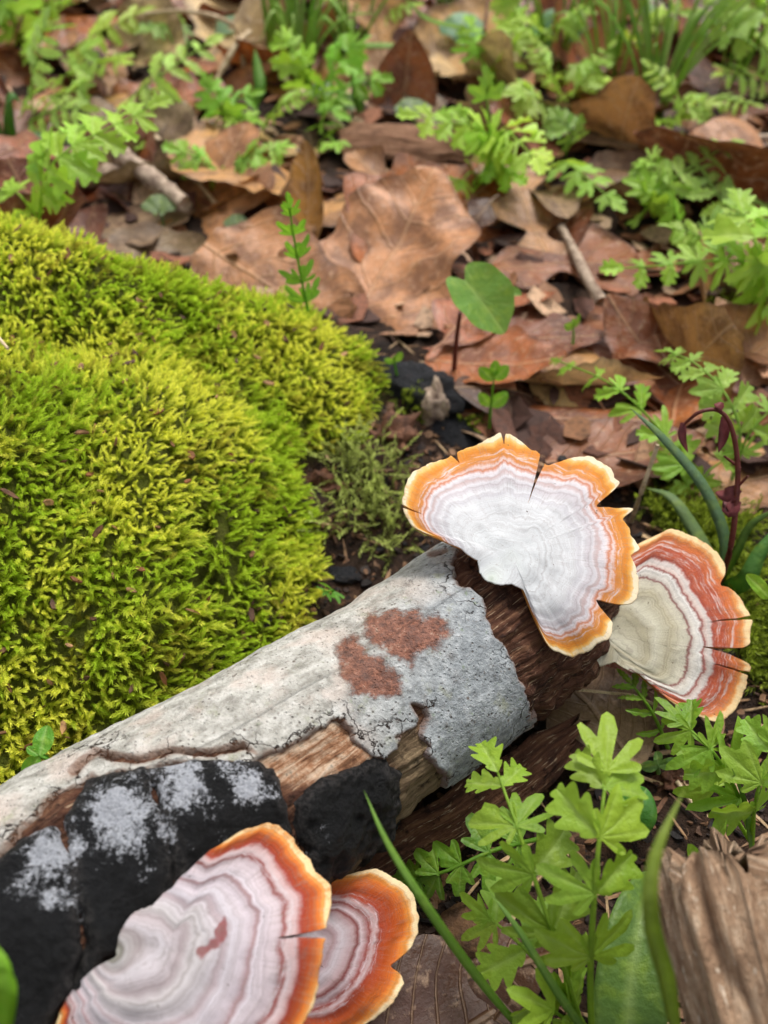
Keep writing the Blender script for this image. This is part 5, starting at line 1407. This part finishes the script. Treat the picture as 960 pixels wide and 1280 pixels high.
def tuft(base, label, n, L, wid, spread, seed, cols, lean=(0, 0), name='grass_tuft', group='grass tufts'):
    r = random.Random(seed)
    b = G(*base)
    t = thing(name, b, label, 'grass', group)
    for k in range(n):
        a = r.uniform(0, 6.283); l = L * r.uniform(.55, 1.15); s = spread * r.uniform(.3, 1.2)
        d = np.array([math.cos(a) * s + lean[0], math.sin(a) * s + lean[1], 0])
        o = b + np.array([math.cos(a), math.sin(a), 0]) * r.uniform(0, .5)
        h = l * r.uniform(.75, 1.0)
        pts = [o, o + d * l * .25 + np.array([0, 0, h * .5]), o + d * l * .65 + np.array([0, 0, h * .85]), o + d * l * 1.15 + np.array([0, 0, h * r.uniform(.55, 1.0)])]
        V, F, ve = blade_mesh(pts, wid * r.uniform(.7, 1.3))
        cc = np.array(r.choice(cols)) * r.uniform(.85, 1.15)
        part('blade', V, F, M_BLADE, t, b, color=tuple(np.clip(cc, 0, .9)), vein=ve)
GC = [C(138, 180, 66), C(150, 192, 80), C(118, 164, 56), C(158, 186, 96)]
tuft((815, 150), 'open tuft of arching grass blades among the ferns', 24, 8.5, .09, .7, 1, GC)
tuft((760, 130), 'thin upright grass tuft beside the curled orange leaf', 14, 8.5, .08, .5, 2, GC, (-.15, 0))
tuft((375, 115), 'dense grass tuft beyond the big leaves over the grey stick', 22, 8.0, .12, .6, 3, GC, (.1, 0))
tuft((342, 95), 'small grass tuft leaning over the grey stick', 8, 7.0, .13, .5, 4, GC, (.3, 0))
tuft((905, 120), 'sparse grass blades beside the far corner fern', 7, 7.0, .10, .5, 5, GC)
tuft((12, 215), 'broad green blades at the frame edge behind the moss', 5, 4.5, .3, .4, 6, [C(96, 150, 70), C(80, 132, 66)])
tuft((560, 25), 'thin grass blades at the top over the curled tan leaf', 10, 7.0, .09, .6, 8, GC)
tuft((690, 95), 'wispy grass tuft between the fern clumps at the top', 14, 7.5, .08, .7, 9, GC)
tuft((440, 90), 'thin grass leaning out of the leafy clump', 12, 7.0, .09, .7, 10, GC, (.3, 0))
tuft((620, 35), 'few thin grass blades above the blue-green round leaf', 5, 6.0, .15, .4, 7, GC)

def lone_blade(name, pts, wid, col, label, fold=0.3, cat='grass', face=(0, -.5, .85), mat=None):
    p = [P(*q) for q in pts]
    V, F, ve = blade_mesh(p, wid, 40, fold, face=face)
    return solo(name, V, F, mat or M_BLADE, label, cat, origin=p[0], color=tuple(np.array(col) * np.array([1.2, 1.0, 0.8])), vein=ve)
lone_blade('grass_shoot', [(670, 1310, .5), (600, 1225, 3.0), (535, 1135, 4.9), (485, 1055, 5.6), (455, 988, 5.8)], .075, C(110, 164, 66), 'long thin grass blade slanting up across the black crust')
lone_blade('grass_shoot', [(760, 1330, .5), (700, 1245, 2.6), (650, 1165, 3.6), (612, 1115, 3.8)], .07, C(92, 142, 60), 'fine grass blade crossing the low cut-leaf frond')
lone_blade('grass_shoot', [(850, 1330, 3.0), (832, 1230, 6.0), (812, 1150, 7.6), (818, 1070, 8.2), (856, 985, 8.4)], .115, C(120, 150, 50), 'thick curved green stem close by, in front of the broad leaf', .6)
lone_blade('grass_shoot', [(938, 1060, .4), (932, 1010, 1.8), (915, 960, 3.0)], .07, C(90, 140, 70), 'short green stalk beneath the bright cut-leaf plant', .5)
lone_blade('grass_shoot', [(600, 40, 1.2), (535, 25, 2.4), (500, -10, 4.0)], .2, C(104, 156, 56), 'green blade pointing up beside the curled tan leaf')
lone_blade('grass_shoot', [(420, 60, 2.0), (480, 58, 2.2), (530, 60, 2.0)], .2, C(120, 166, 84), 'flat green blade lying sideways out of the dense tuft')
lone_blade('grass_shoot', [(-6, 1340, 4.0), (6, 1260, 6.6), (4, 1215, 7.2), (-4, 1180, 7.4)], .18, C(120, 186, 40), 'bright blurred blade at the edge over the black crust')
lone_blade('grass_shoot', [(318, 135, 1.0), (325, 110, 1.8), (322, 85, 2.4), (318, 60, 3)], .3, C(84, 146, 50), 'dark broad blade beside the tan leaf arch')
lone_blade('grass_shoot', [(450, 140, .8), (446, 115, 1.6), (440, 80, 2.6)], .3, C(84, 150, 48), 'dark green broad blade at the clump by the bark slab')

def flat_leaf(name, pts, wid, col, label, cat='leaf', face=(0, -.5, .85), shape=0.75, fold=.2, mat=None):
    c = spline([P(*q) for q in pts], 30)
    T, N, B = frames(c, face)
    u = np.linspace(0, 1, 30); v = np.linspace(-1, 1, 9)
    ww = wid * np.sin(np.pi * np.clip(u * .97 + .03, 0, 1) ** shape) ** .6
    V = c[:, None, :] + B[:, None, :] * (ww[:, None] * v)[..., None] + N[:, None, :] * (fold * ww[:, None] * np.abs(v) + 0 * u[:, None])[..., None]
    V = V + N[:, None, :] * (0.05 * vnoise(V * 1.5, 3))[..., None]
    ve = sstep(.2, 0, np.abs(v))[None, :] + 0 * u[:, None]
    Vv = np.concatenate([V, (V - N[:, None, :] * .02)[:, ::-1]], 1)
    return Vv.reshape(-1, 3), grid_faces(30, 18, wrap_v=True), np.concatenate([ve, ve], 1).ravel(), c
V, F, ve, c = flat_leaf('broad_leaf', [(785, 1350, .9), (786, 1250, 1.5), (800, 1150, 1.8), (815, 1090, 1.5)], .62, None, '')
solo('broad_leaf', V, F, M_GREEN, 'broad smooth dark green leaf behind the thick curved stem', 'leaf', origin=c[0], color=C(100, 132, 62), vein=ve)
V, F, ve, c = flat_leaf('broad_leaf', [(775, 1040, .5), (795, 1010, .9), (808, 985, .9)], .45, None, '')
solo('broad_leaf', V, F, M_GREEN, 'small rounded green leaf behind the upright cut-leaf frond', 'leaf', origin=c[0], color=C(84, 146, 56), vein=ve)

# ------------------------------------------------------------------ heart-leaved seedling
b = G(567, 472)
t = thing('heart_leaf_seedling', b, 'seedling with a heart-shaped green leaf on a thin red stem before the big leaves', 'seedling')
stem = spline([b, P(570, 430, 1.6), P(575, 390, 3.0)], 20)
V, F = tube(stem, np.linspace(.09, .06, 20), 7)
part('stem', V, F, M_REDSTEM, t, b)
def heart(top, side, tipp, name, col):
    """heart blade spanned by three seen corners: stalk end, outer end, lower end"""
    a = np.linspace(0, 2 * math.pi, 60, endpoint=False)
    r = 1 - 0.42 * np.exp(-((a - math.pi) / .35) ** 2) + 0.14 * np.exp(-(np.minimum(a, 2 * math.pi - a) / .3) ** 2) - .05 * np.cos(2 * a)
    ss = np.array([0, .25, .5, .75, 1.0])
    X = ss[:, None] * r * np.cos(a); Y = ss[:, None] * r * np.sin(a)
    ctr = (top + tipp) / 2; ex = (tipp - top) / 2; ey = side
    n = unit(np.cross(ex, ey))
    Z = .35 * np.abs(Y) ** 1.5 - .12 * X ** 2 + .05 * np.sin(X * 9) * np.abs(Y)
    V = ctr + X[..., None] * ex + Y[..., None] * ey + Z[..., None] * n * np.linalg.norm(ey)
    d = np.abs((np.arctan2(np.abs(Y), X + 1.0) * 6 / 1.4) % 1 - .5)
    ve = np.maximum(sstep(.10, 0, np.abs(Y)), .7 * sstep(.12, 0, d) * (np.hypot(X, Y) < .9))
    part(name, V.reshape(-1, 3), grid_faces(5, 60, wrap_v=True), M_GREEN, t, b, color=col, vein=ve.ravel())
top = P(566, 330, 4.4); tip = P(630, 412, 2.9)
heart(top, 0.5 * (P(636, 350, 3.4) - P(566, 398, 3.0)) * .78, tip, 'leaf', C(112, 160, 70))
heart(P(612, 362, 3.2), 0.5 * (P(648, 372, 3.2) - P(630, 385, 3.0)) * .9, P(650, 368, 3.2), 'leaf', C(120, 172, 84))

# ------------------------------------------------------------------ strap-leaved spring flower with a red stem
b = G(893, 742)
t = thing('strap_leaf_plant', b, 'spring flower with grey-green strap leaves and a nodding red stem beside the cream bracket', 'plant')
def strap(pts, wid, col):
    p = [b] + [P(*q) for q in pts]
    V, F, ve = blade_mesh(p, wid, 36, .25)
    part('strap_leaf', V, F, M_BLADE, t, b, color=col, vein=ve * .4)
strap([(905, 680, 1.6), (880, 612, 3.2), (830, 550, 4.6), (788, 510, 5.2)], .17, C(112, 142, 112))
strap([(885, 700, 1.0), (862, 655, 1.6), (838, 622, 1.9), (808, 610, 1.6)], .20, C(108, 132, 84))
strap([(920, 690, 1.4), (940, 655, 2.2), (985, 630, 2.8)], .12, C(96, 124, 60))
strap([(930, 725, 1.0), (950, 690, 1.6), (990, 640, 2.2)], .24, C(84, 136, 58))
red = spline([b, P(912, 690, 2.4), P(922, 600, 4.0), P(916, 540, 5.0), P(900, 514, 5.4), P(875, 515, 5.4), P(855, 530, 5.0)], 50)
V, F = tube(red, np.linspace(.075, .035, 50), 7, .08)
st = part('stem', V, F, M_REDSTEM, t, b)
def petal(pts, wid, name, col=None):
    V, F, ve = blade_mesh([P(*q) for q in pts], wid, 14, .6)
    part(name, V, F, M_BUD, t, b)
petal([(903, 512, 5.4), (898, 508, 5.5), (893, 505, 5.5)], .11, 'bud')
petal([(853, 528, 5.0), (852, 548, 4.7), (860, 566, 4.4)], .10, 'bud')
petal([(904, 520, 5.2), (903, 545, 4.8), (898, 566, 4.5)], .13, 'bud')
petal([(924, 610, 3.8), (908, 620, 3.6), (894, 615, 3.5)], .18, 'bud')
petal([(922, 625, 3.6), (910, 640, 3.4), (905, 622, 3.4)], .16, 'bud')
for a_, c_ in [((925, 585, 4.2), (905, 570, 4.4)), ((923, 607, 3.9), (935, 595, 4.2))]:
    q = spline([P(*a_), P(*c_)], 8)
    V, F = tube(q, np.linspace(.04, .03, 8), 6)
    part('flower_stalk', V, F, M_REDSTEM, t, b)

# ------------------------------------------------------------------ round blue-green leaves
RND = pool('round_leaf', lambda k: star_leaf([(0, 1.0, 60), (55, .9, 50), (-55, .9, 50)], k, tooth=.03, cup=.1, base_r=.35, fold=.1), 4)
def round_leaf(px, py, dz, r, label, col=C(112, 150, 118), az=90, tl=25):
    q = G(px, py, dz)
    t = thing('round_leaf_seedling', G(px, py + 6), label, 'seedling', 'round-leaved seedlings')
    q0 = np.array(t.location)
    c = spline([q0, (q0 + q) / 2 + np.array([.1, 0, .1]), q], 8)
    V, F = tube(c, .05, 6)
    part('stalk', V, F, M_BLADE, t, q0, color=tuple(.8 * x for x in col), vein=np.zeros(len(V)))
    m = Matrix.Translation(tuple(q - q0)) @ Matrix.Rotation(math.radians(az), 4, 'Z') @ Matrix.Rotation(math.radians(-tl), 4, 'Y') @ Matrix.Diagonal((r, r, r, 1))
    link('leaf', random.choice(RND), t, matrix=m, color=col)
round_leaf(575, 78, 1.4, 1.5, 'blue-green round leaf beyond the bark slab', C(124, 172, 142), 80, 35)
round_leaf(515, 168, 1.0, 1.0, 'dull round leaf on top of the broken bark slab', C(118, 140, 100))
round_leaf(204, 292, 1.0, .85, 'grey-green round leaf beside the crooked grey stick', C(110, 132, 88))
round_leaf(297, 300, .6, .6, 'little grey-green leaf at the end of the buff stalk', C(98, 120, 80))
round_leaf(437, 155, .8, .9, 'grey-green leaf at the shaded foot of the dense tuft', C(104, 134, 92))
round_leaf(405, 140, .9, .9, 'small shaded round leaf inside the dense tuft', C(110, 140, 96))
round_leaf(280, 60, 1.0, 1.5, 'blue-grey leaf behind the bent straw', C(116, 148, 116), 20)
round_leaf(690, 85, 1.4, 1.6, 'upright blue-green leaf before the curled orange leaf', C(120, 176, 134), 85, 55)
round_leaf(800, 40, 1.2, 1.3, 'green rounded leaf between grass and far fern', C(120, 168, 104), 60)
round_leaf(20, 212, .9, 1.5, 'blue-green lobed leaf beside the broad blades at the edge', C(104, 148, 112), 10)
round_leaf(90, 200, .6, .9, 'small grey-green leaf under the arching fern', C(112, 138, 100))
